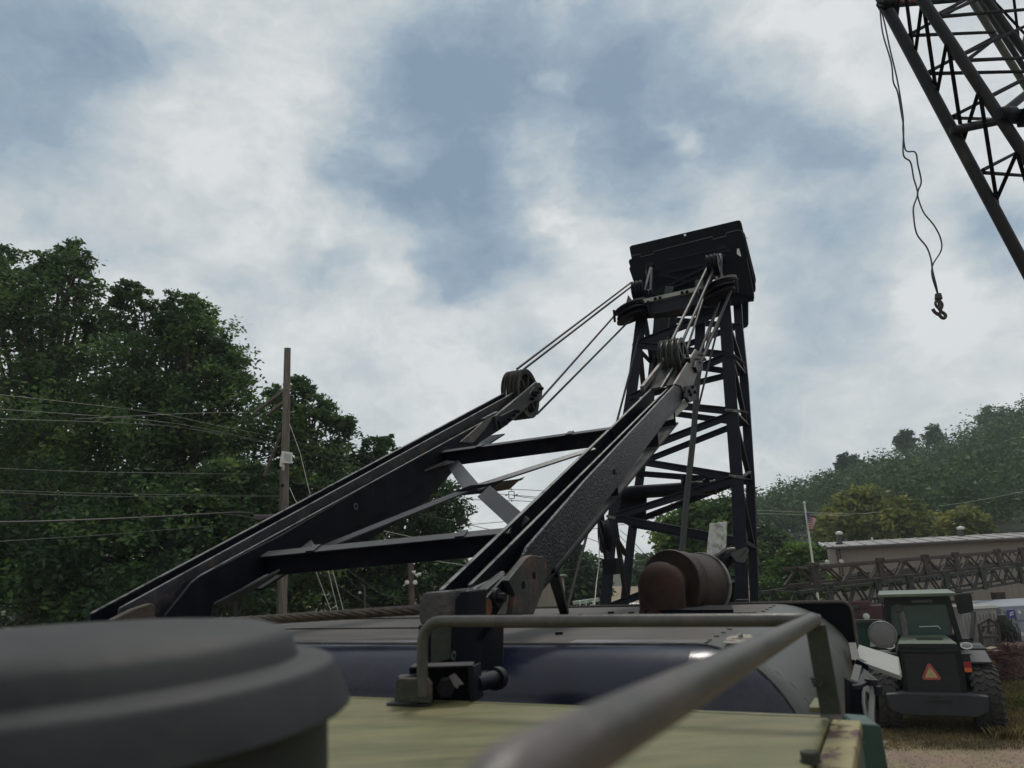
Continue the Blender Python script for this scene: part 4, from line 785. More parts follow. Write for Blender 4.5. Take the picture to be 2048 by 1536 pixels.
MB().prism(quadr([PD(x, y, Yp-.42) for x, y in ((569,907),(583,909),(581,922),(568,920))], .03), V((0, -.02, 0))).build('lens', mat('frosted_glass', (.32, .34, .32), .3), fl_)
MB().prism([PD(x, y, Yp-.2) for x, y in ((561,911),(567,910),(566,935),(559,932))], V((0, .1, 0))).tube([PD(566,926,Yp-.3), PD(568,934,Yp-.2), PD(566,940,Yp-.15)], .04, 8).build('floodlight_arm', CONC, up_)
MB().lathe(PD(566,972,Yp), UP, [(.165, -.05), (.185, -.05), (.185, .05), (.165, .05)], 16).build('pole_band', BLACK, up_)
MB().tube([PD(561,940,Yp-.2), PD(560,1000,Yp-.2), PD(557,1100,Yp-.2), PD(554,1250,Yp-.2)], .025, 6).build('conduit', GALV if 0 else SHELL, up_)
WL = [([(-60,783),(292,823),(430,850),(557,875)],'highest of the sagging wires left of the utility pole'),([(-60,814),(302,841),(430,862),(547,888)],'second sagging wire left of the utility pole'),([(-60,836),(300,849),(440,868),(560,893)],'third sagging wire left of the utility pole'),
      ([(-60,934),(200,944),(557,949)],'level wire above mid height left of the pole'),([(-60,979),(250,988),(557,992)],'level wire under the mid-height one left of the pole'),([(-60,983),(250,993),(557,993)],'lower of the close pair of level wires left of the pole'),
      ([(150,838),(400,826),(520,826)],'faint wire running to the crossarm end'),([(-60,1086),(200,1070),(420,1052)],'thin low wire below the thick cable at left')]
YW = lambda x: 17+(x+60)/617*10.4
for q, lab in WL: wirething([PD(x, y, YW(x)) for x, y in q], .008, lab, WIREG)
wirething([PD(x, y, YW(x)) for x, y in ((-60,1045),(100,1042),(300,1034),(460,1025),(506,1026))], .024, 'thick black cable ending at the splice case left of the pole')
wirething([PD(x, y, YW(x)) for x, y in ((430,1026),(490,1033),(520,1038),(560,1030))], .018, 'short black cable looping into the splice case')
tag(MB().cyl(PD(511,1036,Yp-1), PD(552,1035,Yp-1), .12, n=12).build('splice_case', mat('dark_maroon_plastic', (.04, .02, .03), .5), None, loc=PD(511,1036,Yp-1), smooth=True), 'dark maroon cable splice case hanging beside the utility pole', 'splice case')
GW = 'pale guy wires of the utility pole'
for q, lab in (([(579,848),(600,905),(625,1010),(680,1240)],'pale guy wire running down right from the pole past the big leg'),([(579,975),(590,1000),(612,1030)],'short pale guy wire at the right of the pole'),([(625,1125),(665,1230),(678,1262)],'left pale guy wire under the lower cross beam'),([(660,1122),(688,1225),(700,1262)],'right pale guy wire under the lower cross beam')):
    o = MB().tube([PD(x, y, Yp-.6-i*.3) for i, (x, y) in enumerate(q)], .013, 5).build('guy_wire', WIREL, None, loc=PD(*q[0], Yp)); tag(o, lab, 'wire', GW)
for q, lab in (([(580,855),(660,885),(770,925),(860,960)],'upper wire leaving the pole to the right'),([(580,880),(650,900),(740,935),(850,985)],'second wire leaving the pole to the right'),([(585,895),(680,925),(760,950)],'third wire leaving the pole to the right'),([(585,965),(640,975),(720,1000)],'lower thin wire right of the pole'),
               ([(830,1025),(940,1050),(1100,1088)],'thin wire crossing the maple tree'),([(690,1070),(770,1095),(850,1115)],'pale wire passing behind the lower cross beam'),([(760,1060),(870,1085),(1000,1120)],'pale wire over the maple leaves'),([(835,1112),(880,1123),(930,1131),(990,1150)],'pale service drop right of the small wooden pole'),
               ([(680,1126),(730,1165),(770,1190),(812,1196)],'thin service drop ending at the small wooden pole'),([(682,1128),(700,1160),(724,1185)],'thin wire to the lamp post'),([(650,1150),(690,1180),(750,1220)],'faint wire in the shade under the cross beam')):
    wirething([PD(x, y, 30) for x, y in q], .013, lab, WIREL if 'pale' in lab else WIRE, 'wires to the right of the pole')
for q, lab in (([(930,970),(1000,978),(1090,982),(1240,1000)],'top wire in the sky gap between the legs'),([(930,986),(1010,989),(1024,990)],'wire from the left to the spacer ring'),([(1024,990),(1060,993),(1240,1010)],'upper wire right of the spacer ring'),([(1026,991),(1070,997),(1240,1016)],'second wire right of the spacer ring'),([(920,992),(960,1000),(1060,1003),(1240,1022)],'lowest wire in the sky gap'),
               ([(1150,1062),(1200,1056),(1300,1040)],'wire behind the boom foot'),([(1150,1068),(1180,1078),(1196,1084)],'short wire behind the deflector sheave'),([(1110,1142),(1150,1138),(1200,1124),(1230,1110)],'wire low behind the boom foot'),([(1240,1060),(1265,1082),(1290,1110)],'slanting wire between the boom chords'),([(1236,1068),(1262,1095),(1285,1112)],'second slanting wire between the boom chords'),
               ([(930,1050),(1000,1044),(1100,1035)],'wire crossing the sky under the gusset')):
    wirething([PD(x, y, 40) for x, y in q], .016, lab, group='distant wires seen through the gantry')
q = PD(1023, 990, 40)
sp = MB()
ring = [q+V((.2*math.cos(a)*(1 if i % 2 else .75), 0, .26*math.sin(a)*(1 if i % 2 else .75))) for i, a in enumerate([k*math.pi/4 for k in range(9)])]
sp.tube(ring, .025, 5).tube([q+V((0, 0, .25)), q+V((0, 0, .36))], .03, 5).tube([q-V((0, 0, .25)), q-V((0, 0, .36))], .03, 5).tube([q+V((.22, 0, 0)), q+V((.34, 0, 0))], .03, 5).tube([q-V((.22, 0, 0)), q-V((.34, 0, 0))], .03, 5)
tag(sp.build('wire_spacer', WIRE, None, loc=q), 'small dark diamond-shaped wire spacer hanging in the sky gap', 'wire spacer')
for q, lab in (([(1496,1020),(1600,1024),(1700,1028),(1760,1024)],'wire in front of the hillside wood by the flagpole'),([(1496,1026),(1620,1030),(1700,1031)],'second wire in front of the hillside wood'),([(1496,1086),(1560,1086),(1600,1090)],'low wire right of the boom foot'),([(1880,1012),(1960,1000),(2060,980)],'wire over the dark wood at far right'),([(1510,1168),(1560,1168),(1640,1160)],'black cable low behind the bush')):
    wirething([PD(x, y, 60) for x, y in q], .02, lab, WIREL if 'hillside' in lab or 'far right' in lab else WIRE, 'wires before the hill')
# small poles
lp = thing('lamp_post', V((PD(728,1200,34).x, 34, 0)), 'thin pale lamp post with a gooseneck head beyond the roof', 'lamp post')
bx = PD(729,1240,34)
MB().tube([V((bx.x+.02, 34, 0)), PD(729,1180,34), PD(728,1173,34), PD(725,1170,34), PD(721,1173,34)], .055, 10).build('shaft', SHELL, lp, smooth=True)
MB().box(PD(720,1185,34), (.12, .1, .1)).build('junction_box', CONC, lp)
sp_ = thing('utility_pole', V((PD(823,1200,33).x, 33, 0)), 'short dark wooden pole with white insulators behind the rope', 'utility pole')
MB().cyl(V((PD(824,1240,33).x+.05, 33, 0)), PD(821,1118,33), .14, .12, n=14).build('shaft', mat('red_brown_pole', (.09, .065, .055), .85, var=.3, scale=4), sp_, smooth=True)
for x, y in ((814,1165),(830,1165)): MB().lathe(PD(x, y, 32.8), UP, [(0, .1), (.06, .09), (.1, .03), (.1, -.05), (.05, -.09), (0, -.09)], 12).build('meter', CONC, sp_, smooth=True)
MB().tube([PD(806,1172,32.8), PD(812,1168,32.8)], .025, 5).build('meter_drop', CONC, sp_)
for x, y in ((827,1144),(833,1150),(838,1148)): MB().lathe(PD(x, y, 32.8), V((1, 0, -.4)), [(0, -.08), (.03, -.07), (.09, .08), (0, .07)], 10).build('lamp_head', CONC, sp_, smooth=True)
# picket fence
fn_ = thing('picket_fence', PD(590,1262,38)*1.0, 'dark red picket fence at the foot of the trees behind the roof', 'fence')
REDW = mat('dark_red_pickets', (.10, .035, .03), .85, var=.3, scale=3)
pm = MB().box((0, 0, 0), (.09, .03, 1.3)).build('picket', REDW, fn_, local=True)
f0 = V(fn_['_o']); x0, x1 = PD(560,1250,38), PD(752,1240,40)
for k in range(44):
    p = x0.lerp(x1, k/43); o = pm if k == 0 else pm.copy()
    if k: COL.objects.link(o)
    o.location = V((p.x, p.y, x0.z+(x1.z-x0.z)*k/43-.42))-f0+V((0, 0, .02*random.random())); o.parent = fn_
for dz in (-.1, -.8): MB().beam(x0+V((0, .04, dz)), x1+V((0, .04, dz)), .04, .09).build('fence_rail', REDW, fn_)
# pale siding building seen beside the leg foot
sh0 = PD(1085,1225,42)
sb2 = thing('small_building', V((sh0.x, 42, 0)), 'small beige sided building peeping out under the right gantry leg', 'building')
SID = mat('beige_siding', (.26, .235, .20), .8, var=.1, scale=1)
MB().box((sh0.x+.1, 44, 1.6), (2.4, 3, 3.2)).build('wall', SID, sb2)
for k in range(9): MB().box((sh0.x-.95+k*.26, 42.48, 1.6), (.03, .03, 3.2)).build('siding_batten', SID, sb2)
MB().box((sh0.x+.1, 44, 3.27), (2.8, 3.4, .12)).build('roof', ROOF, sb2)
# trailer with hoops
q = PD(1165,1208,30); tr = thing('utility_trailer', V((q.x, 30, 0)), 'pale green trailer with curved hoops just past the roof edge', 'trailer')
LGN = mat('pale_green_trailer_paint', (.25, .31, .24), .6)
MB().beam(PD(1146,1206,30), PD(1198,1199,30), .3, .12).build('top_rail', LGN, tr); MB().box(PD(1172,1226,30), (1.1, .8, .5)).build('trailer_bed', GREENCH, tr)
for k, x in enumerate((1150,1162,1176)):
    MB().tube([PD(x,1222,29.8), PD(x+5,1216,29.8), PD(x+10,1211,29.8), PD(x+11,1204,29.8), PD(x+8,1203,29.8)], .03, 6).build('hoop', CONC, tr, smooth=True)
MB().box(V((q.x, 30, .8)), (.9, 1.2, .9)).build('chassis', BLACK, tr)
for sx in (-.5, .5): MB().cyl(V((q.x+sx-.08, 30, .4)), V((q.x+sx+.08, 30, .4)), .4, n=20).build('wheel', BLACK, tr)
# liquid tote
q = PD(1262,1212,26); to = thing('liquid_tote', V((q.x, 26, 0)), 'white caged liquid tote with an orange corner left of the muffler', 'tote')
bt = q.z
MB().box(V((q.x, 26.2, bt-.3)), (.62, .62, .75)).build('tank', CONC, to, bevel=.03)
for k in range(5): MB().box(V((q.x-.33+k*.165, 25.86, bt-.3)), (.02, .02, .8)).build('cage_bar', STEEL, to)
for k in range(4): MB().box(V((q.x, 25.85, bt-.02-k*.2)), (.68, .02, .02)).build('cage_rail', STEEL, to)
MB().box(V((q.x, 26.2, (bt-.7)/2)), (.7, .7, bt-.7)).build('stand', RUSTD, to)
MB().box(V((q.x+.36, 25.8, bt-.15)), (.05, .05, .3)).build('corner_tag', mat('orange_plastic', (.5, .12, .03), .6), to)

# ================================================================== FLAGPOLE
Yf = 46; ft = PD(1609, 1008, Yf); fb = V((ft.x+.02, ft.y, 0))
fp = thing('flagpole', fb, 'white flagpole with a limp United States flag left of the metal shed', 'flagpole')
MB().tube([fb, ft], 0, 12, rad=[.085, .05]).build('pole', CONC, fp, smooth=True)
MB().lathe(ft+V((0, 0, .08)), UP, [(0, .09), (.06, .06), (.085, 0), (.06, -.06), (.03, -.09)], 12).build('finial', CONC, fp, smooth=True)
RW_, WH_, BL_ = mat('flag_red', (.42, .04, .05), .8, bump=0), mat('flag_white', (.6, .6, .58), .8, bump=0), mat('flag_blue', (.03, .04, .14), .8, bump=0)
FT = PD(1612, 1026, Yf-.06); W_, Hh = .50, 1.0
def fpos(u, v): return FT+V((W_*u*(1-.35*v)+.05*math.sin(v*5+u*7), -.14*math.sin(u*9+v*2), -Hh*v-.35*u*(1-v)))
for k in range(13):
    m_ = RW_ if k % 2 == 0 else WH_; b = MB(); n = 12; u0 = .45 if k < 7 else 0
    b.add([fpos(u0+(1-u0)*i/n, (k+j)/13) for j in (0, 1) for i in range(n+1)], [(i, i+1, n+2+i, n+1+i) for i in range(n)]); b.build('flag_stripe', m_, fp, smooth=True)
b = MB(); n = 6; b.add([fpos(.45*i/n, j*7/13/6) for j in range(7) for i in range(n+1)], [(j*7+i, j*7+i+1, (j+1)*7+i+1, (j+1)*7+i) for j in range(6) for i in range(6)]); cn = b.build('flag_canton', BL_, fp, smooth=True)
b = MB()
for i in range(5):
    for j in range(5):
        p = fpos(.45*(i+.5)/5, (j+.5)*7/13/5)+V((0, -.006, 0)); b.box(p, (.02, .004, .02))
b.build('flag_star', WH_, cn)

# ================================================================== METAL SHED
WALLM = mat('tan_metal_siding', (.21, .185, .16), .6, var=.08, scale=.6, bump=0)
RIBM = mat('pale_metal_roofing', (.17, .16, .148), .5, metal=.1, var=.2, scale=.4, bump=0, col2=(.27, .235, .215), mix=(.5, .7))
TRIM = mat('brown_eave_trim', (.045, .038, .033), .6)
EY = 50.0
c0 = PD(1673, 1097, EY); zE = 4.02; c0.z = zE
wdv = V((math.cos(math.radians(18)), -math.sin(math.radians(18)), 0)); wn = V((-wdv.y, wdv.x, 0))
c1 = c0+wdv*34; back = wn*9
shed = thing('metal_shed', V((c0.x, c0.y, 0)), 'long tan metal shed with a ribbed roof and two vents below the hillside', 'shed')
MB().prism([V((c0.x, c0.y, 0)), V((c1.x, c1.y, 0)), V((c1.x+back.x, c1.y+back.y, 0)), V((c0.x+back.x, c0.y+back.y, 0))], V((0, 0, zE))).build('wall', WALLM, shed)
e0, e1 = c0-wdv*.7-wn*.4, c1-wn*.4
rz_ = .30; rb = wn*6.0
slab = lambda k0, k1, dz: [e0.lerp(e1, k0)+V((0, 0, dz)), e0.lerp(e1, k1)+V((0, 0, dz)), e0.lerp(e1, k1)+rb+V((0, 0, dz+rz_)), e0.lerp(e1, k0)+rb+V((0, 0, dz+rz_))]
rf = MB().prism(slab(0, 1, .06), V((0, 0, .06))).build('roof', RIBM, shed)
for k in range(36):
    t = (k+.5)/36; s4 = slab(t-.0014, t+.0014, .121); MB().prism(s4, V((0, 0, .04))).build('roof_rib', RIBM, rf)
MB().prism([c0+V((0, 0, 0)), c0+back, c0+rb+V((0, 0, rz_))], -wdv*.02).build('gable', WALLM, shed)
MB().beam(e0+V((0, 0, 0)), e1+V((0, 0, 0)), .14, .12).build('gutter', TRIM, shed)
MB().beam(e0+V((0,0,.1)), e0+rb+V((0,0,.1+rz_)), .06, .18).build('rake_trim', CONC, shed)
for k in range(90):
    p = c0+wdv*(.5+k*.36)-wn*.014; MB().box(V((p.x, p.y, zE/2)), (1, 1, 1), Matrix((wdv*.055, wn*.028, UP*(zE-.12))).transposed()).build('siding_rib', WALLM, shed)
for px, w in ((1676,.11),(1682,.09)):
    p = PD(px,1120,EY-.3); MB().beam(V((p.x, p.y, zE-.05)), V((p.x+.0, p.y, 1)), w, .08, hint=wn).build('downspout', TRIM, shed)
for px, py in ((1655,1124),(1683,1123),(1654,1136)):
    p = PD(px, py, EY-.5); MB().lathe(p, V((0, -1, -.2)), [(0, .12), (.1, .11), (.13, .04), (.13, -.1), (0, -.12)], 14).build('security_camera', CONC, shed, smooth=True)
p = PD(1705,1111,EY-.1); MB().box(p, (.5, .12, .22)).build('wall_vent', TRIM, shed); MB().box(PD(1663,1130,EY-.4), (.7, .15, .4)).build('camera_bracket', WALLM, shed)
for px, y0, y1 in ((1679,1068,1091),(1922,1058,1079)):
    a_, c_ = PD(px, y1, EY+2), PD(px-.5, y0, EY+2)
    v_ = MB().cyl(a_, c_, .17, n=14).build('roof_vent', SHELL, shed, smooth=True); MB().lathe(c_, UP, [(.17, -.05), (.24, -.02), (.24, .12), (0, .2)], 14).build('vent_cap', CONC, v_, smooth=True); MB().cyl(a_-V((0,0,.1)), a_+V((0,0,.18)), .24, n=14).build('vent_boot', TRIM, v_, smooth=True)
p = PD(1745,1082,EY+3); MB().cyl(p, p+V((0, 0, .25)), .07, n=8).build('roof_pipe', CONC, shed)

# ================================================================== STORED BOOM SECTIONS
LAT = mat('rusted_lattice', (.040, .030, .026), .8, var=.4, scale=4, bump=.2, col2=(.065, .048, .036), mix=(.5, .65))
LAT2 = mat('dark_green_lattice', (.022, .026, .02), .75, var=.4, scale=4, bump=.2, col2=(.045, .04, .034), mix=(.5, .65))
def section(a, d, L, H_, Wd, m, label, bays, plates):
    root = thing('boom_section', a-V((0, 0, H_)), label, 'boom section', 'stored lattice boom sections'); nrm = V((-d.y, d.x, 0))
    for j in (0, 1):
        for k in (0, 1):
            p = a+nrm*Wd*j-V((0, 0, H_*k)); MB().beam(p, p+d*L, .085, .085).build('chord', m, root)
    bl = L/bays
    for j in (0, 1):
        for i in range(bays):
            p = a+nrm*Wd*j+d*bl*i; q = p+d*bl/2-V((0, 0, 0)); lo = V((0, 0, -H_))
            MB().beam(p+lo, q, .05, .05).build('lacing_bar', m, root); MB().beam(q, p+d*bl+lo, .05, .05).build('lacing_bar', m, root)
            (MB().beam(p+lo+d*.18, q+d*.16, .03, .03).build('lacing_bar', m, root) if j == 0 else None)
    for i in range(bays):
        p = a+d*bl*i; MB().beam(p, p+nrm*Wd+d*bl/2, .045, .045).build('cross_bar', m, root)
    for t in plates:
        p = a+d*L*t; MB().box(p+V((0, 0, -H_/2))-nrm*.08, (1, 1, 1), Matrix((d*.34, nrm*.06, UP*(H_+.16))).transposed()).build('end_plate', m, root, bevel=.02)
        MB().box(p+V((0, 0, .1))-nrm*.08, (.28, .1, .12)).build('plate_ear', m, root, bevel=.02)
    return root
A_ = PZ(1618, 1137, -.62); B_ = PZ(2048, 1101, -.62); dv = (B_-A_); LLn = dv.length; dv.normalize()
section(A_, dv, LLn*.5, .50, .9, LAT, 'rusty lattice boom section at the left end of the upper row before the shed', 5, (.02, .48, .86))
section(A_+dv*(LLn*.5+.05), dv, LLn*.62, .50, .9, LAT, 'rusty lattice boom section at the right end of the upper row before the shed', 6, (.12, .5, .75))
nr_ = V((-dv.y, dv.x, 0))
section(A_+nr_*1.8+dv*5+V((0, 0, -.5)), dv, LLn*.8, .45, .9, LAT2, 'darker lattice boom section lying behind the upper rusty row', 9, (.1, .3, .62, .9))
C_ = A_-dv*1.2+V((0, 0, -.60))-nr_*.3
section(C_, dv, LLn*.42, .62, 1.2, LAT2, 'dark green-black lattice section left in the lower row', 6, (.2, .6, .9)); section(C_+dv*(LLn*.42+.1), dv, LLn*.75, .62, 1.2, LAT2, 'dark lattice section right in the lower row above the white container', 9, (.15, .4, .7, .95))
MB().box((0,0,0),(.01,.01,.01))
for k, t in enumerate((.05, .3, .55, .8)):
    p = C_+dv*LLn*t; o = tag(MB().box(V((p.x, p.y, (p.z-.85)/2)), (.35, .35, p.z-.9)).build('support_stand', LAT, None, loc=V((p.x, p.y, 0))), ['leftmost','second','third','rightmost'][k]+' steel stand under the stored boom sections', 'stand', 'stands under the boom sections')

# ================================================================== WHEEL LOADER
gp = PZ(1880, 1459, -4.2); LH = math.radians(24.5)
ld = thing('wheel_loader', V((gp.x, gp.y, 0)), 'dark green wheel loader seen from behind with an orange warning triangle', 'wheel loader', rz=-LH); ld.scale = (.9, .9, .9)
TIRE = mat('dusty_tyre_rubber', (.030, .028, .026), .8, var=.3, scale=6, bump=.3, dust_toplight=((.05, .045, .04), .5))
LDG = mat('loader_dark_green', (.0035, .008, .007), .45, var=.3, scale=3, spec=.25, dust_toplight=((.05, .06, .05), .4)); LDK = mat('loader_grille_black', (.003, .004, .006), .5, var=.3, scale=3, bump=0)
LDT = mat('loader_lit_top', (.085, .115, .08), .45, var=.15, scale=4); LDF = mat('loader_frame_grey', (.014, .016, .020), .55, var=.3, scale=5, dust_toplight=((.10, .10, .10), .7))  # LDT: paler copy for tops, daylight from above put into the colour
lb = lambda name, m, mb, par=ld, **k: mb.build(name, m, par, local=True, **k)
def tyre(x, y):
    r, w = .79, .62; c = V((x, y, r)); X = V((1, 0, 0))
    t = lb('tyre', TIRE, MB().lathe(c, X, [(.36, -w*.40), (.55, -w*.5), (.70, -w*.49), (.755, -w*.42), (.765, -w*.2), (.765, w*.2), (.755, w*.42), (.70, w*.49), (.55, w*.5), (.36, w*.40)], 48), smooth=True)
    tm = MB(); nb_ = 26
    for i in range(nb_):
        for s in (-1, 1):
            pr = []
            for k in range(5):
                f = k/4; a = (i+(.5 if s > 0 else 0))*2*math.pi/nb_+f*.16+.05*math.sin(f*9); xx_ = s*(.02+f*(w/2-.0)); rr_ = .80 if f < .9 else .76
                pr.append((a, xx_, rr_))
            for k in range(4):
                (a, xa, ra), (b_, xb, rb_) = pr[k], pr[k+1]; da = .055
                P = lambda a_, x_, r_: c+V((x_, math.cos(a_)*r_, math.sin(a_)*r_))
                tm.add([P(a-da, xa, ra), P(a+da, xa, ra), P(b_+da, xb, rb_), P(b_-da, xb, rb_), P(a-da*1.3, xa, .75), P(a+da*1.3, xa, .75), P(b_+da*1.3, xb, .72), P(b_-da*1.3, xb, .72)], [(0,1,2,3),(0,4,5,1),(1,5,6,2),(2,6,7,3),(3,7,4,0)])
    lb('tread_lugs', TIRE, tm, t)
    lb('rim', LDF, MB().lathe(c, X, [(.36, -w*.42), (.34, -w*.3), (.2, -w*.2), (.08, -w*.25), (0, -w*.25)], 28).lathe(c, X, [(.36, w*.42), (.34, w*.3), (.2, w*.2), (.08, w*.25), (0, w*.25)], 28), t, smooth=True)
for x in (-1.13, 1.13): tyre(x, 0); tyre(x, 3.0)
lb('rear_axle', LDF, MB().cyl(V((-.85, 0, .79)), V((.85, 0, .79)), .16, n=16).lathe(V((0, 0, .79)), V((0, 1, 0)), [(0, -.3), (.2, -.26), (.28, 0), (.2, .26), (0, .3)], 20), smooth=True)
lb('rear_axle_hub', CONC, MB().box(V((-.72, -.3, .62)), (.12, .06, .08))); lb('rear_axle_hub', CONC, MB().box(V((.72, -.3, .62)), (.12, .06, .08)))
cw = lb('counterweight', LDF, MB().prism([V((-1.06, -1.0, .62)), V((-1.12, -1.0, .98)), V((-.62, -1.0, 1.02)), V((.62, -1.0, 1.02)), V((1.12, -1.0, .98)), V((1.06, -1.0, .62)), V((.8, -1.0, .5)), V((-.8, -1.0, .5))], V((0, .42, 0))), bevel=.03)
lb('counterweight_slot', LDK, MB().box(V((.05, -1.003, .83)), (.55, .006, .1)), cw)
lb('number_patch', LDK, MB().box(V((.0, -1.004, .93)), (.2, .006, .04)), cw)
hd_ = lb('engine_body', LDG, MB().prism([V((-.70, -.75, .9)), V((-.72, -.78, 1.95)), V((-.64, -.74, 2.13)), V((.64, -.74, 2.13)), V((.72, -.78, 1.95)), V((.70, -.75, .9))], V((0, 1.5, 0))), bevel=.025)
lb('hood_top', LDT, MB().prism([V((-.66, -.74, 2.135)), V((.66, -.74, 2.135)), V((.52, .7, 2.19)), V((-.52, .7, 2.19))], V((0, 0, .03))), hd_, bevel=.01)
lb('hood_vent', LDG, MB().box(V((.1, .0, 2.19)), (.6, .5, .02)), hd_)
gr = lb('grille', LDK, MB().box(V((0, -.79, 1.44)), (1.16, .03, .96)), hd_)
for k in range(12): lb('grille_slat', LDK, MB().box(V((0, -.808, 1.0+k*.08)), (1.12, .012, .018)), gr)
lb('grille_frame', LDG, MB().box(V((-.61, -.80, 1.44)), (.07, .05, 1.0)).box(V((.61, -.80, 1.44)), (.07, .05, 1.0)).box(V((0, -.80, 1.97)), (1.28, .05, .08)), hd_, bevel=.01)
def tri(c, w, h, y, cut): return [V((c[0]-w/2, y, c[1]-h/2+cut)), V((c[0]-w/2+cut*.6, y, c[1]-h/2)), V((c[0]+w/2-cut*.6, y, c[1]-h/2)), V((c[0]+w/2, y, c[1]-h/2+cut)), V((c[0]+cut*.6, y, c[1]+h/2)), V((c[0]-cut*.6, y, c[1]+h/2))]
ts = lb('warning_triangle', mat('reflective_red_border', (.30, .06, .05), .4, bump=0), MB().prism(tri((-.03, 1.50), .42, .38, -.83, .05), V((0, .01, 0))), hd_)
bpy.context.view_layer.update()
# plate in two colours as one child (kept at sub-part depth)
lb('triangle_center', mat('faded_orange_reflector', (.36, .27, .16), .5, var=.3, scale=12, bump=0, col2=(.42, .38, .12), mix=(.45, .6)), MB().prism(tri((-.03, 1.485), .27, .25, -.834, .015), V((0, .003, 0))), hd_)
lb('triangle_bolt', LDK, MB().cyl(V((-.03, -.836, 1.57)), V((-.03, -.842, 1.57)), .012, n=8).cyl(V((-.02, -.836, 1.44)), V((-.02, -.842, 1.44)), .014, n=8), hd_)
for s, x in ((-1, -.80), (1, .80)):
    lb('tail_bracket', LDF, MB().box(V((x, -.66, 1.9)), (.26, .1, .035)), bevel=.005); tl_ = lb('tail_lamp', mat('lamp_red', (.22, .012, .012), .3, bump=0), MB().box(V((x, -.72, 1.66)), (.16, .08, .14)), bevel=.01)
    lb('amber_lens', mat('lamp_amber', (.45, .10, .02), .3, bump=0), MB().box(V((x, -.725, 1.54)), (.16, .085, .1)), tl_, bevel=.01)
    lb('lamp_housing', LDK, MB().box(V((x, -.6, 1.68)), (.2, .1, .42)), bevel=.01)
    lb('grab_ring', CONC, MB().tube([V((s*.86+.12*math.cos(a), -.72, 2.1+.07*math.sin(a))) for a in [k*2*math.pi/14 for k in range(15)]], .018, 6), smooth=True)
    lb('rear_fender', LDK, MB().prism([V((s*.80, -.3, 1.62)), V((s*1.38, -.3, 1.62)), V((s*1.38, .7, 1.78)), V((s*.80, .7, 1.78))], V((0, 0, .05))), bevel=.01)
cb = lb('cab', LDG, MB().prism([V((-.84, .75, 1.55)), V((.84, .75, 1.55)), V((.84, 2.2, 1.55)), V((-.84, 2.2, 1.55))], V((0, 0, .55))), bevel=.02)
for x in (-.84, .84):
    for y in (.75, 2.15):
        lb('cab_pillar', LDG, MB().beam(V((x, y, 2.05)), V((x*.86, y+(.06 if y < 1 else -.06), 3.22)), .14, .11, hint=V((0, 1, 0))), cb, bevel=.015)
lb('cab_roof', LDT, MB().prism([V((-.95, .6, 3.2)), V((.95, .6, 3.2)), V((.9, 2.3, 3.2)), V((-.9, 2.3, 3.2))], V((0, 0, .10))), cb, bevel=.03)
lb('rear_header', LDG, MB().box(V((0, .79, 3.10)), (1.44, .08, .22)), cb); lb('rear_window', GLASS, MB().box(V((0, .80, 2.56)), (1.42, .012, .9)), cb)
lb('front_window', GLASS, MB().box(V((0, 2.12, 2.6)), (1.4, .012, 1.0)), cb)
for x in (-.79, .79): lb('side_window', GLASS, MB().box(V((x, 1.45, 2.56)), (.012, 1.25, 1.0)), cb)
lb('interior_panel', mat('cab_interior', (.10, .17, .15), .7, var=.3, scale=3), MB().box(V((.15, 2.0, 2.62)), (.75, .02, .55)), cb); lb('lower_sill', LDG, MB().box(V((0, .77, 2.12)), (1.6, .06, .16)), cb)
lb('seat', LDK, MB().box(V((-.08, 1.25, 2.35)), (.5, .14, .55)), cb, bevel=.05); lb('wiper', CONC, MB().tube([V((-.05, .76, 2.42)), V((.4, .75, 2.43)), V((.45, .75, 2.36))], .012, 6), cb)
lb('window_decal', SHELL, MB().prism([V((-.1, .785, 2.98)), V((-.05, .785, 3.06)), V((.25, .785, 3.06)), V((.2, .785, 2.98))], V((0, .004, 0))) if 0 else MB().box(V((.12, .75, 3.08)), (.5, .005, .07)), cb)
ex = lb('exhaust_stack', STEEL, MB().tube([V((-.42, .35, 2.1)), V((-.42, .35, 2.62)), V((-.46, .32, 2.84)), V((-.5, .30, 2.92))], .075, 14), smooth=True); lb('exhaust_mouth', LDK, MB().lathe(V((-.5, .29, 2.93)), V((-.2, -1, .25)), [(.11, -.04), (.11, .04), (.08, .05), (0, .03)], 18), ex, smooth=True)
lb('antenna', BLACK, MB().tube([V((-.98, .75, 2.1)), V((-.9, .72, 2.6)), V((-.86, .7, 3.1))], .012, 5)); lb('roof_rail', SHELL, MB().beam(V((.75, .62, 3.24)), V((1.35, .66, 3.27)), .04, .03))
lb('mirror', LDK, MB().prism(quadr([V((1.02, 1.9, 2.62)), V((1.40, 1.9, 2.70)), V((1.42, 1.9, 3.18)), V((.98, 1.9, 3.18))], .08), V((0, .06, 0))))
lb('mirror_arm', BLACK, MB().tube([V((.8, 2.1, 3.2)), V((1.2, 1.95, 3.22)), V((1.2, 1.93, 3.1))], .02, 6)); lb('lift_link', LDF, MB().beam(V((1.28, 2.5, 1.9)), V((1.5, 3.0, 2.6)), .08, .14))
lb('front_frame', LDG, MB().box(V((0, 2.9, 1.2)), (.9, 1.6, .8))); 
for x in (-.5, .5): lb('lift_arm', LDG, MB().beam(V((x, 2.3, 1.9)), V((x, 4.3, .9)), .14, .3))
bk = lb('bucket', LDF, MB().prism([V((-1.45, 4.2, 1.75)), V((-1.45, 4.1, .7)), V((-1.45, 4.5, .3)), V((-1.45, 5.3, .3)), V((-1.45, 5.3, .36)), V((-1.45, 4.55, .38)), V((-1.45, 4.2, .75)), V((-1.45, 4.28, 1.75))], V((2.9, 0, 0))), bevel=.01)
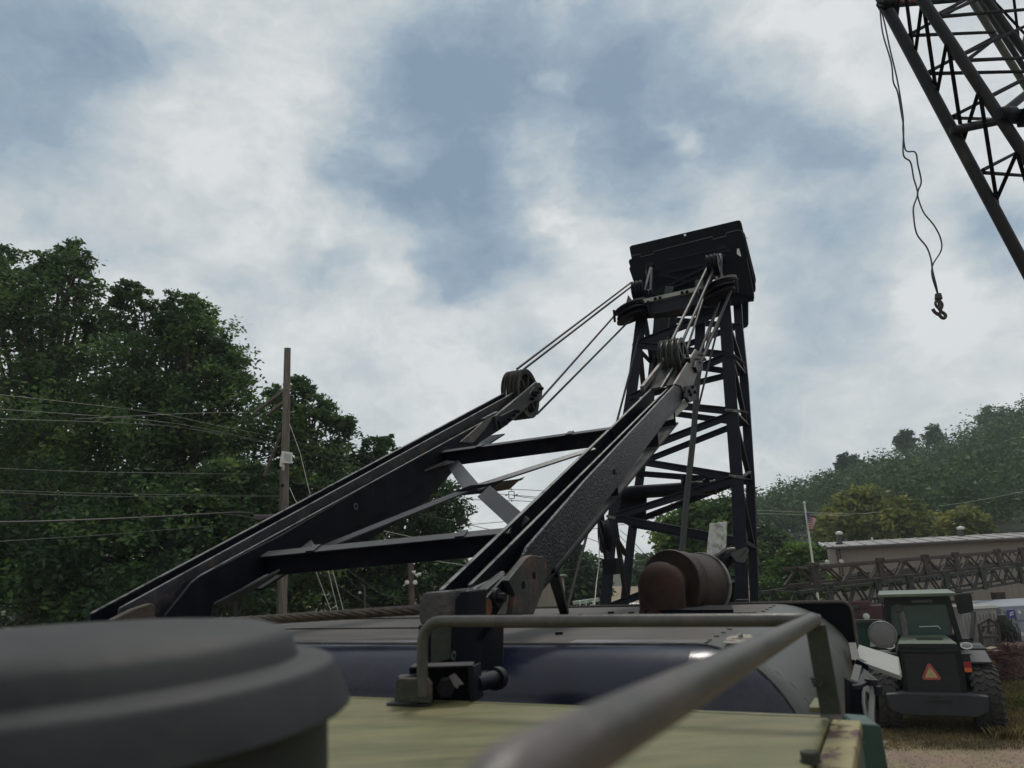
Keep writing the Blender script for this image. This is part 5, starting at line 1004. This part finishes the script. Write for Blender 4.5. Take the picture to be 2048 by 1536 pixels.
for x in (-1.45, 1.42): lb('bucket_side', LDF, MB().prism([V((x, 4.2, 1.75)), V((x, 4.1, .7)), V((x, 4.5, .3)), V((x, 5.3, .3))], V((.03, 0, 0))), bk)
lb('side_tank', LDK, MB().box(V((1.15, 1.6, 1.45)), (.6, 1.2, .8)), bevel=.03); lb('step', LDF, MB().box(V((-1.15, 1.6, 1.2)), (.5, .9, .05)).box(V((-1.15, 1.6, .8)), (.5, .9, .05)))
lb('side_tank', LDK, MB().box(V((-1.1, 1.6, 1.6)), (.5, 1.2, .6)), bevel=.03)

# ================================================================== OTHER THINGS IN THE YARD
q = PD(1745, 1300, 21.5); gt = thing('green_flatbed_box', V((q.x, q.y, 0)), 'green steel box body with a pale rim behind the round mirror', 'truck body')
z1_ = PD(1745,1243,21.5).z; z0_ = PD(1745,1305,21.5).z
MB().prism([PD(1700,1244,21.5), PD(1800,1244,21.2), PD(1800,1306,21.2), PD(1700,1306,21.5)], V((.2, .5, 0))).build('side_panel', DGREEN, gt, bevel=.02)
MB().beam(PD(1705,1243,21.4), PD(1790,1242,21.1), .1, .09).build('rim', SHELL, gt)
for x in (1718,1790): p = PD(x,1300,21.4); MB().cyl(V((p.x-.2, p.y+.6, .55)), V((p.x+.2, p.y+.6, .55)), .55, n=22).build('wheel', BLACK, gt, smooth=True)
MB().box(V((q.x+.2, q.y+.7, .95)), (1.4, .8, .3)).build('frame', BLACK, gt)
q = PD(1740,1225,24); rm = thing('red_machine', V((q.x, q.y, 0)), 'dusty red machine with pale rails behind the green box body', 'machine')
REDM = mat('dusty_red_paint', (.06, .022, .022), .7, var=.4, scale=3, col2=(.06, .03, .028), mix=(.5, .6))
MB().box(PD(1728,1228,24), (1.0, .8, .55)).build('body', REDM, rm, bevel=.05); MB().box(PD(1728,1228,24)-V((0,0,1.2)), (.9, .7, 2)).build('base', REDM, rm)
MB().box(PD(1716,1212,23.8), (.6, .4, .3)).build('hood', REDM, rm, bevel=.04)
for y in (1210,1222,1232): MB().beam(PD(1735,y,23.9), PD(1792,y-2,23.9), .05, .06).build('rail', SHELL if y != 1222 else REDM, rm)
for x in (1768,1780,1788): MB().beam(PD(x,1205,23.8), PD(x+1,1240,23.8), .05, .05).build('upright', REDM if x != 1780 else SHELL, rm)
MB().lathe(PD(1733,1233,23.5), V((0, -1, 0)), [(0, .05), (.09, .03), (.1, -.03), (0, -.05)], 16).build('gauge', CONC, rm, smooth=True)
hb = thing('hanging_block', PD(1756,1205,25), 'dark rusty hook block on chains under the stored boom', 'hook block')
MB().prism(quadr([PD(x, y, 25) for x, y in ((1749,1212),(1764,1212),(1762,1232),(1751,1232))], .08), V((0, .15, 0))).build('block', LAT, hb); MB().tube([PD(1750,1200,25), PD(1748,1220,25), PD(1752,1234,25)], .03, 5).tube([PD(1766,1200,25), PD(1766,1218,25), PD(1762,1234,25)], .03, 5).build('chain', LAT, hb)
q = PD(1965,1300,26); wc = thing('white_container', V((q.x, q.y, 0)), 'scuffed white steel container with dark scratches right of the loader', 'container')
WHT = mat('dirty_white_panel', (.25, .245, .235), .7, var=.15, scale=3, bump=.1, col2=(.10, .085, .075), mix=(.58, .66), stretch=(2.5, 1, .7))
zt, zb = PD(1965,1212,26).z, .3
xl, xr = PD(1928,1260,26).x, PD(2000,1260,26).x
MB().box(V(((xl+xr)/2, 27.4, (zt+zb)/2)), (xr-xl, 2.8, zt-zb)).build('body', WHT, wc, bevel=.02)
MB().box(V(((xl+xr)/2, 25.97, zt-.03)), (xr-xl+.06, .06, .09)).build('top_rail', CONC, wc)
for k in range(9): MB().box(V((xl+.12+k*(xr-xl-.2)/8, 25.985, (zt+zb)/2-.1)), (.03, .03, zt-zb-.3)).build('panel_rib', WHT, wc)
q = PD(2040,1300,26.5); bc = thing('shipping_container', V((q.x, q.y, 0)), 'pale blue-grey container with a blue square emblem at the right edge', 'container')
PBL = mat('pale_blue_grey_panel', (.22, .24, .28), .6, var=.12, scale=2)
xl2 = PD(2004,1260,26.5).x; zt2 = PD(2020,1212,26.5).z
MB().box(V((xl2+1.6, 28, (zt2+.3)/2)), (3.2, 3, zt2-.3)).build('body', PBL, bc, bevel=.02)
for i in range(7):
    for j in range(4):
        MB().box(V((xl2+.26+i*.45, 26.47, zt2-.3-j*.42)), (.37, .05, .34)).build('door_panel', PBL, bc, bevel=.015)
MB().box(V((xl2+.07, 26.45, (zt2+.3)/2)), (.08, .08, zt2-.4)).build('corner_post', WHT, bc)
ep = PD(2023,1228,26.35); em = MB().box(ep, (.26, .02, .26)).build('emblem_plate', mat('violet_blue_print', (.045, .04, .20), .5, bump=0), bc)
MB().prism([ep+V((x, -.014, z)) for x, z in ((-.07,.02),(-.03,.06),(.09,.08),(.07,.045),(-.01,.035),(-.035,.01))], V((0, -.004, 0))).prism([ep+V((x, -.014, z)) for x, z in ((-.08,-.03),(-.04,.0),(.06,.01),(.04,-.025),(-.02,-.03),(-.05,-.07))], V((0, -.004, 0))).build('emblem_strokes', CONC, em)
MB().lathe(PD(2039,1225,26.3), V((0, -1, 0)), [(0, .01), (.05, .008), (.055, -.01)], 14).build('round_decal', CONC, bc)
MB().lathe(PD(2044,1268,26.3), V((0, -1, 0)), [(0, .01), (.06, .008), (.065, -.01)], 14).build('round_decal', CONC, bc)
# rusty grapple frame before the container
gf = thing('grapple_frame', V((PD(1980,1260,25).x, 25, 0)), 'rusty pointed steel frame leaning before the white container', 'steel frame')
for a, c, w in (((1957,1250),(1977,1238),.06),((1977,1238),(1996,1250),.06),((1957,1250),(1962,1275),.06),((1996,1250),(2000,1275),.06),((1962,1275),(2000,1273),.09),((1977,1238),(1977,1262),.06),((1964,1254),(1990,1250),.05),((1967,1254),(1966,1264),.06),((1979,1262),(1980,1268),.1),((1962,1275),(1962,1340),.1),((1998,1275),(1998,1340),.1)):
    MB().beam(PD(*a, 25), PD(*c, 25), w, w).build('frame_bar', LAT, gf)
ct_ = thing('tangled_cable_heap', V((PD(2015,1290,25.3).x, 25.3, 0)), 'dark tangle of cable and brush hanging by the blue-grey container', 'cable heap')
b = MB()
for k in range(60):
    p = PD(random.uniform(1998,2028), random.uniform(1236,1262), 25.3+random.uniform(-.2, .2)); pts_ = [p]
    for j in range(5): p = p+V((random.uniform(-.12, .12), random.uniform(-.08, .08), -random.uniform(.05, .32))); pts_.append(p)
    b.tube(smoothp(pts_, 2), random.uniform(.010, .022), 4)
b.build('cable_strands', LAT2, ct_)
MB().lathe(PD(2007,1245,25.4), UP, [(0, .28), (.14, .24), (.2, .05), (.16, -.4), (.2, -1.2), (0, -1.5)], 10).build('core', LAT2, ct_, smooth=True)
# stacked boards and log
for k, (x0_, y0_, x1_, y1_, lab, m) in enumerate((((1983),1305,2008,1303,'upper dark red plank on the board pile',REDM),(1980,1313,2010,1311,'lower dark red plank on the board pile',REDM),(1972,1324,2002,1322,'pale board at the foot of the pile',LUMB),(1978,1301,1992,1297,'pale broken board end on top of the pile',LUMB),(1975,1318,1986,1314,'pale short offcut in the board pile',LUMB))):
    a, c = PD(x0_, y0_, 22.8+.1*k), PD(x1_, y1_, 22.9+.1*k)
    tag(MB().beam(a, c, .3, .10).build('board', m, None, loc=a, bevel=.01), lab, 'board', 'boards piled beside the log')
lg = thing('log_pile', V((PD(2040,1330,23).x, 23.4, 0)), 'heap of reddish bark-covered logs with pale torn tops at the right edge', 'log pile')
BRK = mat('red_brown_bark', (.075, .038, .033), .95, var=.5, scale=5, bump=1, col2=(.15, .12, .115), mix=(.56, .66))
for (a, c, r) in (((1996,1350),(2090,1318),.22),((2000,1325),(2100,1300),.20),((2008,1300),(2110,1292),.16),((2010,1362),(2100,1345),.2),((2025,1298),(2080,1330),.10)):
    A1, C1 = PD(*a, 22.8), PD(*c, 24); b = MB(); P = [A1.lerp(C1, t/10)+V((random.uniform(-.05, .05), 0, random.uniform(-.05, .05))) for t in range(11)]
    b.tube(P, 0, 12, rad=[r*random.uniform(.85, 1.15) for _ in P]); b.build('log', BRK, lg, smooth=True)
b = MB()
for k in range(160):
    p = PD(random.uniform(1990, 2060), random.uniform(1290, 1370), 22.6); b.tube([p, p+V((random.uniform(-.3, .3), random.uniform(-.1, .1), random.uniform(-.1, .25)))], .012, 4)
o = b.build('bark_debris', BRK, lg); o['kind'] = 'stuff'
# cribbing seen under the walkway panel
cr_ = thing('timber_cribbing', V((PD(1744,1345,19.5).x, 19.5, 0)), 'small stack of raw timbers under the side walkway panel', 'timbers')
for x0_, y0_, x1_, y1_ in ((1732,1334,1736,1352),(1742,1336,1750,1344),(1752,1336,1757,1354)):
    MB().beam(PD(x0_,y0_,19.5), PD(x1_,y1_,19.5), .12, .12, hint=V((0,1,0))).build('timber', LUMB, cr_, bevel=.005)
MB().beam(PD(1728,1358,19.5), PD(1760,1358,19.5), .16, .2).build('timber', LUMB, cr_)
# ------------------------------------------------------------------ grass and gravel
def tufts(name, regions, n, h, m, label, cat='grass', w=.006):
    vs = []; fs = []; rn = []
    for k in range(n):
        (x0_, y0_, x1_, y1_) = regions[k % len(regions)]
        p = PZ(random.uniform(x0_, x1_), random.uniform(y0_, y1_), -4.2)
        for j in range(5):
            a = random.uniform(0, 6.28); hh = h*random.uniform(.4, 1.3); q_ = p+V((random.uniform(-.12, .12), random.uniform(-.12, .12), 0)); d = V((math.cos(a), math.sin(a), 0)); s_ = V((-d.y, d.x, 0))*w*random.uniform(.7, 1.6); o = len(vs)
            vs += [tuple(q_-s_), tuple(q_+s_), tuple(q_+d*hh*.25+s_*.6+V((0, 0, hh*.7))), tuple(q_+d*hh*.55+V((0, 0, hh)))]; fs.append((o, o+1, o+2, o+3)); rn.append(random.random())
    me = bpy.data.meshes.new(name); me.from_pydata(vs, [], fs); at = me.attributes.new('rnd', 'FLOAT', 'FACE'); at.data.foreach_set('value', rn); me.materials.append(m)
    o = bpy.data.objects.new(name, me); COL.objects.link(o); o['kind'] = 'stuff'; return tag(o, label, cat)
DRY = leafmat('dry_straw_grass', (.17, .13, .06), (.30, .24, .09), .2); GRN = leafmat('olive_grass', (.09, .11, .03), (.17, .18, .05), .2)
tufts('dry_grass', [(1990,1340,2080,1480),(2005,1300,2080,1420)], 5200, .22, DRY, 'dry golden grass right of the loader', w=.010)
tufts('short_grass', [(1760,1420,2060,1500),(1820,1400,1960,1452),(1740,1380,2080,1480)], 6000, .06, DRY, 'sparse trampled straw on the dirt behind the loader', w=.006)
tufts('green_weeds', [(2000,1330,2060,1370),(2010,1340,2080,1440)], 1100, .26, GRN, 'green and yellow weeds among the dry grass', 'weeds', w=.014)
gv = MB()
for k in range(2600):
    p = PZ(random.uniform(1730, 2080), random.uniform(1440, 1600)**1, -4.2); r = random.uniform(.008, .026)
    gv.add([p+V((r, 0, 0)), p+V((0, r, 0)), p+V((-r, 0, 0)), p+V((0, -r, 0)), p+V((0, 0, r))], [(0,1,4),(1,2,4),(2,3,4),(3,0,4)])
o = gv.build('gravel', mat('pale_gravel', (.24, .19, .15), .9, var=.4, scale=30, bump=0), None, loc=V((12, 16, 0))); o['kind'] = 'stuff'; tag(o, 'loose pale gravel in front of the loader', 'gravel')
# ------------------------------------------------------------------ thin summer haze
hm = bpy.data.materials.new('thin_summer_haze'); hm.use_nodes = True; t = hm.node_tree; t.nodes.clear()
o_ = N(t, 'ShaderNodeOutputMaterial'); pv = N(t, 'ShaderNodeVolumePrincipled'); lk(t, pv.outputs[0], o_.inputs['Volume'])
pv.inputs['Color'].default_value = (.86, .93, .98, 1); pv.inputs['Density'].default_value = .00042; pv.inputs['Anisotropy'].default_value = .2
hz = MB().box((60, 180, 48), (760, 560, 98)).build('haze', hm, None, loc=V((60, 180, 48))); hz['kind'] = 'stuff'; tag(hz, 'thin pale summer haze over the yard and hill', 'haze')
